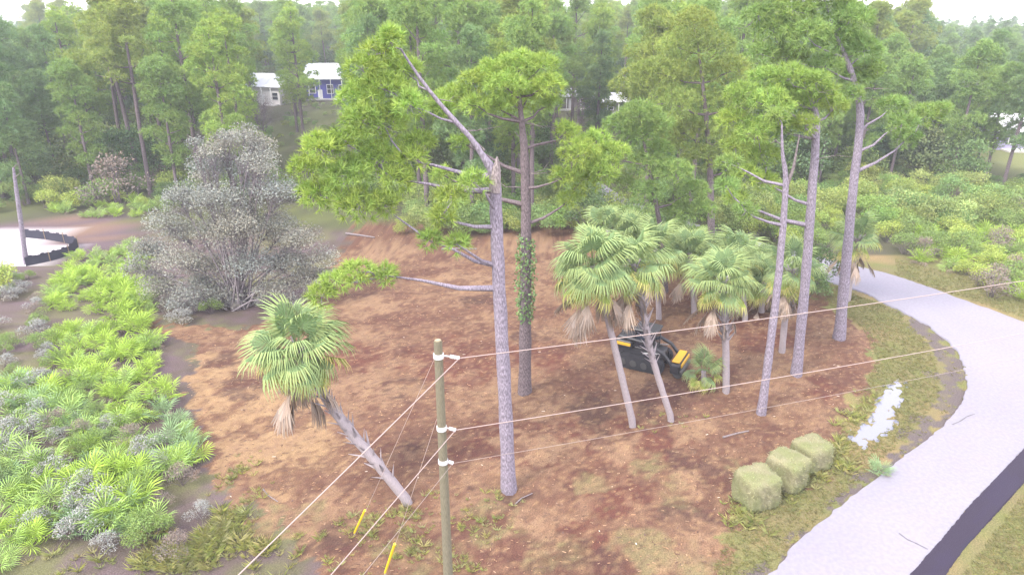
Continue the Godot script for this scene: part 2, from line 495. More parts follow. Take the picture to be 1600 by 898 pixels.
func wood_pine(tall: float, spread: float, low: float, count: int, needle: Color) -> Node3D:
	var o := Node3D.new()
	var lean := Vector3(rf(-.6, .6), 0, rf(-.6, .6))
	var r0 := tall * 0.0125
	var trunk := [[0, 0, 0, r0], [lean.x * .3, tall * .33, lean.z * .3, r0 * .85], [lean.x * .8, tall * .66, lean.z * .8, r0 * .6], [lean.x, tall * 0.97, lean.z, 0.03]]
	var clumps := []
	for k in count:
		var f := pow(rng.randf(), 0.75)
		var y := lerpf(tall * low, tall * 0.97, f)
		var reach := spread * sqrt(maxf(0.05, 1.0 - absf(f - 0.38) * 1.5)) * rf(0.25, 1.0)
		var a := k * 2.4 + rf(-.5, .5)
		clumps.append([lean.x * y / tall + cos(a) * reach, y, lean.z * y / tall + sin(a) * reach, rf(0.75, 1.4)])
	clumps.append([lean.x, tall * 0.985, lean.z, 0.7])
	grow_pine(o, trunk, clumps, needle, C_BARK, 62, 12, 0.42, 0.026, false)
	return o

func leaf(s: Shape, p: Vector3, d: Vector3, length: float, wid: float, col: Color) -> void:
	var side := d.cross(rdir()).normalized() * wid
	var m := p + d * length * 0.45
	s.tri(p, m - side, p + d * length, col)
	s.tri(p, p + d * length, m + side, col)

# a broadleaf shrub or bushy tree: stems from the foot, then leaf lumps
func grow_shrub(o: Node3D, tall: float, wide_: float, lumps: int, per: int, size: float, col: Color, bark: Color, twigs: int, mat: Material, hollow := 0.35, given := []) -> void:
	var st := Shape.new()
	var lv := Shape.new()
	for k in lumps:
		var d := rdir()
		d.y = absf(d.y)
		var c := Vector3(d.x * wide_ * 0.36, tall * (0.25 + 0.5 * d.y) + rf(-.1, .1) * tall, d.z * wide_ * 0.36)
		var r := rf(0.17, 0.3) * wide_
		if given:
			c = Vector3(given[k][0], given[k][1], given[k][2]); r = given[k][3]
		var foot := Vector3(rf(-.1, .1), 0, rf(-.1, .1)) * wide_ * 0.5
		foot.y = -0.15
		var l := limb(foot, c, 0.006 * tall + 0.012, 0.008, -0.06 * tall)
		st.tube(l[0], l[1], 4, bark, 0, false)
		var tone := tint(col, 0.14)
		for t in twigs:
			var b := c + rdir() * r * 0.9
			var from: Vector3 = l[0][2].lerp(c, rng.randf())
			st.tube([from, from.lerp(b, .5) + rdir() * r * .12, b], [0.012 + tall * .0008, 0.009, 0.004], 3, tint(bark, .15), 0, false)
		for t in (int(per * r * r) if given else per):
			var e := rdir()
			if e.y < -0.3: e.y *= -0.6
			var p := c + Vector3(e.x, e.y * 0.8, e.z) * r * lerpf(hollow, 1.0, pow(rng.randf(), 0.5))
			p.y = maxf(p.y, 0.03)
			leaf(lv, p, (e * 0.6 + rdir()).normalized(), size * rf(.6, 1.2), size * 0.24, tint(tone, 0.2))
	part(o, "stems", st.done(), M.bark)
	part(o, "foliage", lv.done(), mat)

func fan_leaf(petiole: float, fan: float, segs: int, spread: float, droop: float, inner: Color, outer: Color) -> ArrayMesh:
	var s := Shape.new()
	s.tube([Vector3.ZERO, Vector3(petiole * .5, 0.05 * petiole, 0), Vector3(petiole, -droop * 0.05, 0), Vector3(petiole + fan * .25, -droop * fan * .1, 0)], [0.024, 0.018, 0.014, 0.006], 3, outer.lerp(inner, 0.5), 0, false)
	for k in segs:
		var f := float(k) / (segs - 1) * 2.0 - 1.0
		var a := deg_to_rad(spread) * f
		var d := Vector3(cos(a), 0, sin(a))
		var p0 := Vector3(petiole + fan * 0.25 * (1.0 - absf(f)), -droop * fan * .1 * (1.0 - absf(f)), 0)
		var L := fan * (0.78 + 0.22 * cos(a)) * rf(0.88, 1.08)
		var up := 0.10 * (1.0 - absf(f)) * L
		var p1 := p0 + d * L * 0.5 + Vector3(0, up - droop * L * 0.16, 0)
		var p2 := p0 + d * L * (0.86 - 0.18 * droop) + Vector3(rf(-.03, .03), up * .7 - droop * L * rf(0.42, 0.6), rf(-.03, .03))
		var p3 := p2 + d * L * 0.14 * (1.0 - 0.4 * droop) + Vector3(rf(-.06, .06), -droop * L * rf(0.3, 0.6), rf(-.06, .06))
		var across := d.cross(Vector3.UP).normalized()
		var side := (across + Vector3(0, 0.55 if k % 2 else -0.55, 0)).normalized() * fan * 0.030
		var c1 := tint(inner, 0.12)
		var c2 := tint(outer, 0.12)
		s.tri(p0, p1 - side, p1 + side, c1)
		s.quad(p1 - side, p2 - side * .6, p2 + side * .6, p1 + side, c2)
		s.tri(p2 - side * .6, p3, p2 + side * .6, c2)
	return s.done()

var fronds := {}
func frond_kit() -> void:
	for k in 3:
		fronds["green%d" % k] = fan_leaf(1.0, 1.25, 34, 120, 0.6 + 0.16 * k, C_PALM, C_PALM_TIP)
		fronds["old%d" % k] = fan_leaf(1.05, 1.15, 24, 85, 0.55, C_PALM_OLD, C_PALM_OLD_TIP)
		fronds["dead%d" % k] = fan_leaf(1.55, 1.2, 16, 24, 0.12, C_DEADLEAF, C_DEADLEAF * 0.85)
		fronds["blue%d" % k] = fan_leaf(0.55, 0.75, 20, 122, 0.12 + 0.06 * k, C_PALMETTO, C_PALMETTO * 1.15)
		fronds["mid%d" % k] = fan_leaf(0.55, 0.75, 20, 122, 0.15 + 0.08 * k, C_PALMETTO.lerp(C_LIME, .55), C_PALMETTO.lerp(C_LIME, .55) * 1.2)
		fronds["lime%d" % k] = fan_leaf(0.55, 0.75, 20, 122, 0.12 + 0.06 * k, C_LIME, C_LIME * 1.15)
		fronds["grey%d" % k] = fan_leaf(0.5, 0.6, 14, 80, 0.75, C_DEADLEAF * 0.8, C_DEADLEAF * 0.65)
	var s := Shape.new()
	s.tri(Vector3(0, -.04, -.06), Vector3(0, .02, .0), Vector3(.26, .30, -.015), C_BOOT)
	s.tri(Vector3(0, -.04, .06), Vector3(.26, .30, .015), Vector3(0, .02, .0), C_BOOT)
	s.tri(Vector3(0, -.04, -.06), Vector3(.26, .30, -.015), Vector3(0, -.08, .0), C_BOOT * .8)
	s.tri(Vector3(0, -.04, .06), Vector3(0, -.08, .0), Vector3(.26, .30, .015), C_BOOT * .8)
	s.tri(Vector3(.26, .30, -.015), Vector3(0, .02, 0), Vector3(.26, .30, .015), C_BOOT)
	fronds.boot = s.done()

func put_frond(o: Node3D, kind: String, called: String, at: Vector3, yaw: float, pitch: float, size: float) -> void:
	var b := Basis(Vector3.UP, yaw) * Basis(Vector3(0, 0, 1), pitch) * Basis(Vector3.RIGHT, rf(-.6, .6))
	var mat: Material = M.dry if called == "dead_frond" else M.leaves
	part(o, called, fronds[kind + str(rng.randi() % 3)], mat, Transform3D(b.scaled(Vector3.ONE * size), at))

func palm(label: String, base: Vector3, trunk: Array, size: float, count: int, dead: int, boots_from: float, group := "sabal palms in the cleared lot") -> Node3D:
	var o := thing("sabal_palm", label, "palm", base, 0.0, group)
	var line := smooth_line(trunk, 5)
	line[0][0].y -= 0.3
	var s := Shape.new()
	s.tube(line[0], line[1], 10, C_PALMBARK, 0.06)
	part(o, "trunk", s.done(), M.wood)
	var n: int = line[0].size()
	if boots_from < 1.0:
		var total := 64
		for k in total:
			var f := lerpf(boots_from, 0.985, float(k) / total) * (n - 1)
			var j := mini(int(f), n - 2)
			var p: Vector3 = line[0][j].lerp(line[0][j + 1], f - j)
			var up: Vector3 = (line[0][j + 1] - line[0][j]).normalized()
			var yaw := k * 2.4
			var out := (Vector3(cos(yaw), 0, sin(yaw)) - up * up.dot(Vector3(cos(yaw), 0, sin(yaw)))).normalized()
			var b := Basis(out, up, out.cross(up))
			part(o, "leaf_base", fronds.boot, M.wood, Transform3D(b.scaled(Vector3.ONE * rf(.8, 1.6)), p + out * float(line[1][j]) * 0.9))
	var top: Vector3 = line[0][-1]
	for k in count:
		var f := (k + 0.5) / count
		var pitch := lerpf(1.35, -0.85, pow(f, 0.7)) + rf(-.26, .26)
		if k < 8: pitch = rf(.75, 1.5)
		put_frond(o, "old" if f > 0.66 else "green", "frond", top + Vector3(0, 0.18 * (1.0 - f) - .1, 0), k * 2.4 + rf(-.2, .2), pitch, size * rf(.72, 1.0))
	for k in dead:
		put_frond(o, "dead", "dead_frond", top - Vector3(0, 0.25, 0), k * 2.1 + rf(-.4, .4), rf(-1.45, -0.95), size * rf(.8, 1.2))
	return o

func palmetto(kind: String, count: int) -> Node3D:
	var o := Node3D.new()
	for k in count:
		var f := (k + 0.5) / count
		var at := Vector3(rf(-.25, .25), 0.02, rf(-.25, .25))
		put_frond(o, kind, "frond", at, k * 2.4 + rf(-.3, .3), lerpf(1.2, 0.28, f) + rf(-.1, .1), rf(.9, 1.25))
	for k in 2:
		put_frond(o, "grey", "dead_frond", Vector3(0, .25, 0), rf(0, TAU), rf(-.25, .1), rf(.8, 1.1))
	return o

func blade_tuft(count: int, tall: float, wid: float, lean: float) -> ArrayMesh:
	var s := Shape.new()
	for k in count:
		var a := rf(0, TAU)
		var p := Vector3(cos(a), 0, sin(a)) * rf(0, tall * .25)
		var d := Vector3(cos(a) * lean, 1.0, sin(a) * lean).normalized()
		var side := d.cross(rdir()).normalized() * wid
		var h := tall * rf(.6, 1.1)
		var m := p + d * h * 0.55
		var e := p + d * h + Vector3(cos(a), -.3, sin(a)) * h * 0.3 * lean
		s.tri(p - side, m, p + side, Color.WHITE)
		s.tri(p + side * .3, m - side * .8, e, Color.WHITE)
	return s.done()

# albedo colours of plants (linear)
var C_BARK := Color(0.250, 0.200, 0.215)
var C_BARK_PALE := Color(0.387, 0.339, 0.409)
var C_DEADWOOD := Color(0.299, 0.255, 0.255)
var C_PINE := Color(0.205, 0.300, 0.088)
var C_PINE_LIME := Color(0.255, 0.350, 0.080)
var C_PINE_OLIVE := Color(0.235, 0.290, 0.076)
var C_PINE_DEEP := Color(0.155, 0.240, 0.098)
var C_PALM := Color(0.150, 0.225, 0.100)
var C_PALM_TIP := Color(0.230, 0.300, 0.120)
var C_PALM_OLD := Color(0.230, 0.285, 0.060)
var C_PALM_OLD_TIP := Color(0.370, 0.360, 0.120)
var C_DEADLEAF := Color(0.317, 0.251, 0.202)
var C_PALMETTO := Color(0.165, 0.250, 0.120)
var C_LIME := Color(0.235, 0.345, 0.050)
var C_BOOT := Color(0.440, 0.396, 0.414)
var C_PALMBARK := Color(0.387, 0.339, 0.352)

# ---------------------------------------------------------------- made things
func house(called: String, label: String, at: Vector3, turn: float, w: float, d: float, h: float, rise: float, wall: Color, roof: Color, windows: Array, door_x: float) -> void:
	var o := thing(called, label, "house", at, turn)
	var s := Shape.new()
	s.box(Vector3(0, h * .5, 0), Vector3(w, h, d), wall)
	for e in [-1.0, 1.0]:      # gable ends
		s.tri(Vector3(e * w * .5, h, -d * .5), Vector3(e * w * .5, h + rise, 0), Vector3(e * w * .5, h, d * .5), wall)
	part(o, "wall", s.done(), M.matt)
	s = Shape.new()
	var ov := 0.6
	for e in [-1.0, 1.0]:
		var lip := d * .5 + ov
		var y0 := h - rise * ov / (d * .5) + 0.06
		for t in 2:
			var y := t * 0.12
			s.quad(Vector3(-w * .5 - ov, h + rise + .06 + y, 0), Vector3(w * .5 + ov, h + rise + .06 + y, 0), Vector3(w * .5 + ov, y0 + y, e * lip), Vector3(-w * .5 - ov, y0 + y, e * lip), roof)
		s.quad(Vector3(-w * .5 - ov, y0, e * lip), Vector3(w * .5 + ov, y0, e * lip), Vector3(w * .5 + ov, y0 + .12, e * lip), Vector3(-w * .5 - ov, y0 + .12, e * lip), roof)
		for q in [-1.0, 1.0]:
			var x: float = q * (w * .5 + ov)
			s.quad(Vector3(x, h + rise + .06, 0), Vector3(x, y0, e * lip), Vector3(x, y0 + .12, e * lip), Vector3(x, h + rise + .18, 0), roof)
	var rf_ := part(o, "roof", s.done(), M.metal)
	var seams := int(w / 1.2)
	for k in seams:            # standing seams of the metal roof
		for e in [-1.0, 1.0]:
			s = Shape.new()
			var x := -w * .5 - .4 + (w + .8) * k / (seams - 1.0)
			var a := Vector3(x, h + rise + .2, 0)
			var b := Vector3(x, h - rise * ov / (d * .5) + .2, e * (d * .5 + ov))
			s.tube([a, b], [.03, .03], 4, roof * 0.9)
			part(rf_, "seam", s.done(), M.metal)
	for q in windows:
		s = Shape.new()
		s.box(Vector3(0, 0, 0), Vector3(q[2] + .24, q[3] + .24, .08), Color(.75, .75, .76), .02)
		var f := part(o, "window", s.done(), M.paint, Transform3D(Basis(), Vector3(q[0], q[1], d * .5 + .03)))
		s = Shape.new()
		for e in [-1.0, 1.0]:
			s.box(Vector3(0, e * q[3] * .26, .05), Vector3(q[2], q[3] * .46, .04), Color.WHITE)
		part(f, "pane", s.done(), M.glass)
	s = Shape.new()
	s.box(Vector3(door_x, 1.05, d * .5 + .04), Vector3(1.0, 2.1, .08), Color(.72, .72, .74), .02)
	part(o, "door", s.done(), M.paint)
	s = Shape.new()
	s.box(Vector3(0, .12, d * .5 + 1.0), Vector3(w * .9, .24, 2.0), Color(.5, .48, .46), .02)
	part(o, "porch", s.done(), M.matt)
	for k in 4:
		s = Shape.new()
		s.box(Vector3(-w * .4 + w * .8 * k / 3.0, h * .5 - .1, d * .5 + 1.85), Vector3(.16, h - .3, .16), Color(.75, .75, .76), .02)
		part(o, "porch_post", s.done(), M.paint)

func loader(at: Vector3, turn: float) -> void:
	var o := thing("track_loader", "black and yellow tracked clearing machine parked behind the sabal palms", "loader", at, turn)
	var black := Color(.022, .020, .024)
	var yellow := Color(.52, .30, .02)
	for e in [-1.0, 1.0]:
		var s := Shape.new()
		var ring := []
		for k in 28:
			var a := TAU * k / 28.0
			var c := cos(a)
			var y := 0.40 + sin(a) * 0.38
			ring.append(Vector2(c * .34 + (0.95 if c > 0.0 else -0.95), y))
		for k in 28:
			var p: Vector2 = ring[k]
			var q: Vector2 = ring[(k + 1) % 28]
			s.quad(Vector3(p.x, p.y, -.2), Vector3(q.x, q.y, -.2), Vector3(q.x, q.y, .2), Vector3(p.x, p.y, .2), black)
			for z in [-.2, .2]:
				s.tri(Vector3(0, .4, z), Vector3(p.x, p.y, z), Vector3(q.x, q.y, z), black)
			for j in 2:
				var m := p.lerp(q, 0.25 + j * 0.5)
				var dn := (q - p).normalized()
				var nn := Vector2(dn.y, -dn.x)
				var mm := m + nn * 0.02
				s.box(Vector3(mm.x, mm.y, 0), Vector3(.06, .05, .40), black, .01, Basis(Vector3(0, 0, 1), dn.angle()))
		var tr := part(o, "track", s.done(), M.rubber, Transform3D(Basis(), Vector3(0, 0, e * .78)))
		for k in 4:
			s = Shape.new()
			s.tube([Vector3(-.9 + .6 * k, .38, e * .19), Vector3(-.9 + .6 * k, .38, e * .25)], [.2, .18], 14, Color(.05, .05, .05))
			part(tr, "roller", s.done(), M.rubber)
	var b := Shape.new()
	b.box(Vector3(-.1, .75, 0), Vector3(2.5, .7, 1.1), black, .06)
	part(o, "body", b.done(), M.paint)
	b = Shape.new()
	b.box(Vector3(-1.0, 1.28, 0), Vector3(.95, .5, 1.45), black, .1)
	b.box(Vector3(-1.0, 1.30, 0), Vector3(.8, .22, 1.47), yellow, .03)
	var hood := part(o, "engine_hood", b.done(), M.paint)
	for k in 5:
		b = Shape.new()
		b.box(Vector3(-1.49, 1.12 + k * .08, 0), Vector3(.03, .03, 1.0), black)
		part(hood, "louvre", b.done(), M.matt)
	b = Shape.new()
	for x in [-.42, .62]:
		for z in [-.52, .52]:
			b.box(Vector3(x, 1.6, z), Vector3(.1, 1.15, .1), black, .02)
	b.box(Vector3(.1, 2.2, 0), Vector3(1.3, .12, 1.22), black, .04)
	b.box(Vector3(.1, 1.1, 0), Vector3(1.14, .2, 1.14), black, .02)
	var cab := part(o, "cab", b.done(), M.paint)
	for z in [-.53, .53]:
		b = Shape.new()
		b.box(Vector3(.1, 1.66, z), Vector3(.9, .9, .02), Color.WHITE)
		part(cab, "side_window", b.done(), M.glass)
	b = Shape.new()
	b.box(Vector3(.64, 1.66, 0), Vector3(.02, .9, .9), Color.WHITE)
	part(cab, "windscreen", b.done(), M.glass)
	b = Shape.new()
	b.box(Vector3(-.2, 1.35, 0), Vector3(.5, .2, .5), Color(.03, .03, .03), .04)
	b.box(Vector3(-.4, 1.65, 0), Vector3(.14, .6, .48), Color(.03, .03, .03), .04)
	part(cab, "seat", b.done(), M.rubber)
	for z in [-.72, .72]:
		b = Shape.new()
		b.tube([Vector3(-1.25, 1.72, z), Vector3(.2, 1.62, z), Vector3(1.25, 1.2, z), Vector3(1.75, .62, z)], [.10, .10, .10, .09], 6, black)
		var arm := part(o, "lift_arm", b.done(), M.paint)
		b = Shape.new()
		b.tube([Vector3(.1, .95, z * .9), Vector3(1.1, 1.15, z * .9)], [.05, .035], 8, Color(.3, .3, .3))
		part(arm, "ram", b.done(), M.steel)
	b = Shape.new()
	b.box(Vector3(1.95, .55, 0), Vector3(.55, .6, 1.9), black, .08)
	b.tube([Vector3(2.1, .3, -.9), Vector3(2.1, .3, .9)], [.24, .24], 12, Color(.04, .04, .04))
	var head := part(o, "mulching_head", b.done(), M.paint)
	b = Shape.new()
	b.box(Vector3(1.93, .91, 0), Vector3(.42, .1, 1.5), yellow, .03)
	b.box(Vector3(2.24, .74, 0), Vector3(.08, .22, 1.5), yellow, .03)
	part(head, "guard_plate", b.done(), M.paint)
	b = Shape.new()
	b.tube([Vector3(-1.1, 1.5, .5), Vector3(-1.1, 1.95, .5), Vector3(-1.2, 2.02, .5)], [.05, .05, .05], 10, Color(.06, .06, .06))
	part(o, "exhaust", b.done(), M.steel)

func bale(label: String, at: Vector3, turn: float, size: Vector3) -> void:
	var o := thing("hay_bale", label, "bale", at, turn, "big bales by the ditch")
	var s := Shape.new()
	var N := 14
	var off := rf(0, 100)
	for f in 6:
		var ax := f % 3
		var sg := 1.0 if f < 3 else -1.0
		var k0 := s.v.size()
		for a in N + 1:
			for b in N + 1:
				var p := Vector3()
				p[ax] = sg; p[(ax + 1) % 3] = a * 2.0 / N - 1.0; p[(ax + 2) % 3] = b * 2.0 / N - 1.0
				# a block with well rounded corners
				var q := p / pow(pow(absf(p.x), 5.5) + pow(absf(p.y), 5.5) + pow(absf(p.z), 5.5), 1.0 / 5.5)
				var w := 1.0 + 0.11 * wide.get_noise_3d(q.x * 60.0 + off, q.y * 60.0, q.z * 60.0) + 0.05 * fine.get_noise_3d(q.x * 4.0 + off, q.y * 4.0, q.z * 4.0)
				q = q * w
				s.v.append(Vector3(q.x * size.x, (q.y + 0.93) * size.y, q.z * size.z) * 0.5)
				s.n.append((Vector3(pow(p.x, 5.0), pow(p.y, 5.0), pow(p.z, 5.0)) + 0.25 * rdir()).normalized())
				var g := clampf(0.5 + wide.get_noise_3d(q.x * 40.0 + off, q.y * 40.0, q.z * 40.0), 0, 1)
				s.c.append(C_BALE.lerp(C_BALE_GREEN, g))
		for a in N:
			for b in N:
				var k := k0 + a * (N + 1) + b
				if sg > 0: s.i.append_array(PackedInt32Array([k, k + 1, k + N + 1, k + 1, k + N + 2, k + N + 1]))
				else: s.i.append_array(PackedInt32Array([k, k + N + 1, k + 1, k + 1, k + N + 1, k + N + 2]))
	var t := Shape.new()
	for k in 2600:
		var j := rng.randi() % s.v.size()
		var d := (s.n[j] * 0.35 + rdir()).normalized()
		leaf(t, s.v[j] - s.n[j] * .02, d, rf(.05, .15), .006, tint(s.c[j], .3))
	part(o, "bale_block", s.done(), M.straw)
	part(o, "loose_straw", t.done(), M.blades)

func wire(called: String, label: String, a: Vector3, b: Vector3, sag: float, r: float, col: Color, group := "") -> void:
	var p := []
	var q := []
	for k in 33:
		var f := k / 32.0
		p.append(a.lerp(b, f) - Vector3(0, 4.0 * sag * f * (1.0 - f), 0)); q.append(r)
	var s := Shape.new()
	s.tube(p, q, 6, col)
	single(called, label, "power line", s.done(), M.steel, Transform3D(), group)

var C_BALE := Color(0.352, 0.330, 0.198)
var C_BALE_GREEN := Color(0.264, 0.286, 0.132)

# ---------------------------------------------------------------- scattering
func spots(poly: Array, count: int, apart: float) -> Array:
	var lo := Vector2(1e9, 1e9)
	var hi := -lo
	for p in poly:
		lo = lo.min(p); hi = hi.max(p)
	var o := []
	for t in count * 40:
		if o.size() >= count: break
		var p := Vector2(rf(lo.x, hi.x), rf(lo.y, hi.y))
		if not Geometry2D.is_point_in_polygon(p, PackedVector2Array(poly)) or on_road(p.x, p.y): continue
		var ok := true
		for q in o:
			if q.distance_squared_to(p) < apart * apart:
				ok = false; break
		if ok: o.append(p)
	return o

# where in its patch a thing grows
func place_in(p: Vector2, all: Array) -> String:
	var lo := Vector2(1e9, 1e9)
	var hi := -lo
	for q in all:
		lo = lo.min(q); hi = hi.max(q)
	var f := (p - lo) / (hi - lo)
	return "%s %s" % ["far" if f.y < .33 else ("middle" if f.y < .67 else "near"), "left" if f.x < .33 else ("centre" if f.x < .67 else "right")]

# things whose labels are still the same are counted from the left
func tell_apart() -> void:
	var same := {}
	for o in get_children():
		if o is Node3D and o.has_meta("label") and not o.has_meta("kind"):
			var key: String = o.get_meta("label")
			same[key] = same.get(key, []) + [o]
	var words := ["leftmost", "second", "third", "fourth", "fifth", "sixth", "seventh", "eighth", "ninth", "tenth", "eleventh", "twelfth"]
	for key in same:
		var many: Array = same[key]
		if many.size() < 2 or many.size() > words.size(): continue
		many.sort_custom(func(p, q): return p.position.x / -p.position.z < q.position.x / -q.position.z)
		for k in many.size(): many[k].set_meta("label", "%s %s" % [words[k], key])

func ground_at(p: Vector2) -> Vector3: return Vector3(p.x, height(p.x, p.y), p.y)

var GAPS := [[-0.262, 0.020, 163.0, 2.6], [-0.340, 0.014, 152.0, 2.0], [0.088, 0.010, 150.0, 1.6], [0.150, 0.012, 143.0, 1.6], [0.74, 0.045, 104.0, 2.2]]
func in_gap(x: float, z: float) -> bool:
	for g in GAPS:
		if -z < g[2] + 14.0 and absf(x / -z - g[0]) < g[1] + g[3] / -z: return true
	return false

func _ready() -> void:
	rng.seed = 20240
	wide.seed = 5; wide.frequency = 0.02; wide.fractal_octaves = 3
	fine.seed = 9; fine.frequency = 0.9; fine.fractal_octaves = 3
	# ---- camera, sky, sun, exposure
	var cam := Camera3D.new()
	cam.name = "camera"
	cam.position = Vector3(0, 18, 0)
	cam.rotation_degrees = Vector3(-21.683, 0, 0)
	cam.fov = 45.0; cam.near = 0.2; cam.far = 3000.0
	add_child(cam)
	cam.current = true
	var sm := ProceduralSkyMaterial.new()
	sm.sky_top_color = Color(0.89, 0.88, 0.94); sm.sky_horizon_color = Color(0.965, 0.955, 0.975); sm.sky_curve = 0.3
	sm.ground_bottom_color = Color(0.45, 0.43, 0.40); sm.ground_horizon_color = Color(0.9, 0.89, 0.91)
	sm.sun_angle_max = 0.0
	var sky := Sky.new()
	sky.sky_material = sm
	var env := Environment.new()
	env.background_mode = Environment.BG_SKY
	env.sky = sky
	env.background_energy_multiplier = 1.0
	env.tonemap_mode = Environment.TONE_MAPPER_LINEAR
	env.tonemap_exposure = 4.6
	env.sdfgi_enabled = true; env.ssao_enabled = true; env.ssil_enabled = true
	env.fog_enabled = true
	env.fog_density = 0.0007
	env.fog_light_color = Color(0.90, 0.92, 0.95)
	var we := WorldEnvironment.new()
	we.name = "world"; we.environment = env
	add_child(we)
	var sun := DirectionalLight3D.new()
	sun.name = "sun"
	sun.rotation_degrees = Vector3(-52, -48, 0)
	sun.light_energy = 0.45; sun.light_angular_distance = 14.0
	sun.light_color = Color(1.0, 0.97, 0.93)
	sun.shadow_enabled = true
	add_child(sun)
	materials()
	frond_kit()
	# ---- setting
	var inner := [Vector2(5.66, -15.62), Vector2(7.35, -17.35), Vector2(9.09, -18.70), Vector2(10.18, -19.84), Vector2(13.34, -22.42), Vector2(17.44, -25.54), Vector2(20.58, -28.04), Vector2(22.42, -29.89), Vector2(23.66, -31.67), Vector2(24.97, -34.15), Vector2(25.59, -36.30), Vector2(25.67, -39.05), Vector2(25.24, -41.02), Vector2(24.19, -44.43), Vector2(22.20, -46.90), Vector2(19.92, -50.93), Vector2(16.73, -55.79), Vector2(11.85, -61.94), Vector2(9.04, -68.16), Vector2(7.48, -75.92), Vector2(7.30, -82.51)]
	var outer := [Vector2(10.35, -15.62), Vector2(12.22, -17.22), Vector2(13.76, -18.52), Vector2(15.32, -19.84), Vector2(18.04, -22.15), Vector2(22.62, -25.83), Vector2(27.41, -29.17), Vector2(30.45, -31.67), Vector2(32.11, -33.78), Vector2(32.97, -36.55), Vector2(31.89, -39.34), Vector2(30.48, -42.51), Vector2(28.83, -46.14), Vector2(27.81, -47.82), Vector2(26.26, -49.48), Vector2(21.64, -54.41), Vector2(18.30, -58.53), Vector2(13.92, -65.04), Vector2(11.43, -71.30), Vector2(9.87, -78.11), Vector2(8.98, -83.96)]
	var rd := strip(inner, outer, 0.06, Color(0.216, 0.207, 0.240), 12, 0.16)
	ROAD = rd[1]
	PUDDLE = PackedVector2Array([Vector2(20.55, -32.07), Vector2(20.09, -31.01), Vector2(18.99, -29.77), Vector2(18.01, -28.04), Vector2(16.80, -26.87), Vector2(15.48, -25.98), Vector2(15.31, -26.47), Vector2(15.93, -27.39), Vector2(17.09, -28.32), Vector2(17.63, -29.17), Vector2(18.60, -30.38), Vector2(19.30, -31.34)])
	build_ground()
	setting("road", "pale grey shell road curving along the right of the lot", "road", rd[0], M.shell)
	var tar := strip([Vector2(10.25, -15.62), Vector2(12.12, -17.22), Vector2(13.74, -18.52), Vector2(15.28, -19.81), Vector2(17.99, -22.11), Vector2(22.56, -25.78), Vector2(28.88, -30.69)], [Vector2(11.72, -15.62), Vector2(13.58, -17.22), Vector2(15.21, -18.79), Vector2(16.41, -19.84), Vector2(19.17, -22.04), Vector2(21.28, -23.71), Vector2(27.58, -28.60)], 0.075, Color(0.036, 0.029, 0.050), 5, 0.03)
	setting("tar_strip", "dark tarred strip along the near edge of the pale road", "road", tar[0], M.tar)
	var crack := Shape.new()
	for line in [[Vector3(14.34, 0.00, -20.50), Vector3(14.48, 0.00, -20.17), Vector3(14.67, 0.00, -20.00), Vector3(14.95, 0.00, -19.68)], [Vector3(20.60, 0.00, -27.77), Vector3(21.12, 0.00, -28.04), Vector3(21.75, 0.00, -28.48), Vector3(22.26, 0.00, -28.71)]]:
		for k in line.size() - 1:
			var a: Vector3 = line[k]
			var b: Vector3 = line[k + 1]
			var d := (b - a).cross(Vector3.UP).normalized() * 0.035
			crack.quad(a + d + Vector3(0, .066, 0), b + d * .6 + Vector3(0, .066, 0), b - d * .6 + Vector3(0, .066, 0), a - d + Vector3(0, .066, 0), Color(.16, .15, .16))
	setting("road_cracks", "dark tarred cracks across the pale road", "road", crack.done(), M.tar)
	var pool := Shape.new()
	var grown: PackedVector2Array = Geometry2D.offset_polygon(PUDDLE, 0.22)[0]
	var ids := Geometry2D.triangulate_polygon(grown)
	for k in range(0, ids.size(), 3):
		var q := []
		for j in 3: q.append(Vector3(grown[ids[k + j]].x, -0.035, grown[ids[k + j]].y))
		pool.tri(q[0], q[1], q[2], Color.WHITE)
	setting("puddle", "long pale grey puddle of standing water in the roadside ditch", "puddle", pool.done(), M.water)
	hero_trees()
	palms()
	made_things()
	woods()
	thickets()
	litter()
	tell_apart()

func hero(label: String, base: Vector3, trunk: Array, clumps: Array, needle: Color, bark: Color, bare: int) -> Node3D:
	var o := thing("slash_pine", label, "pine tree", base, 0.0, "tall pines left standing on the lot")
	grow_pine(o, trunk, clumps, needle, bark, 180, 15, 0.32, 0.017, true, bare)
	return o

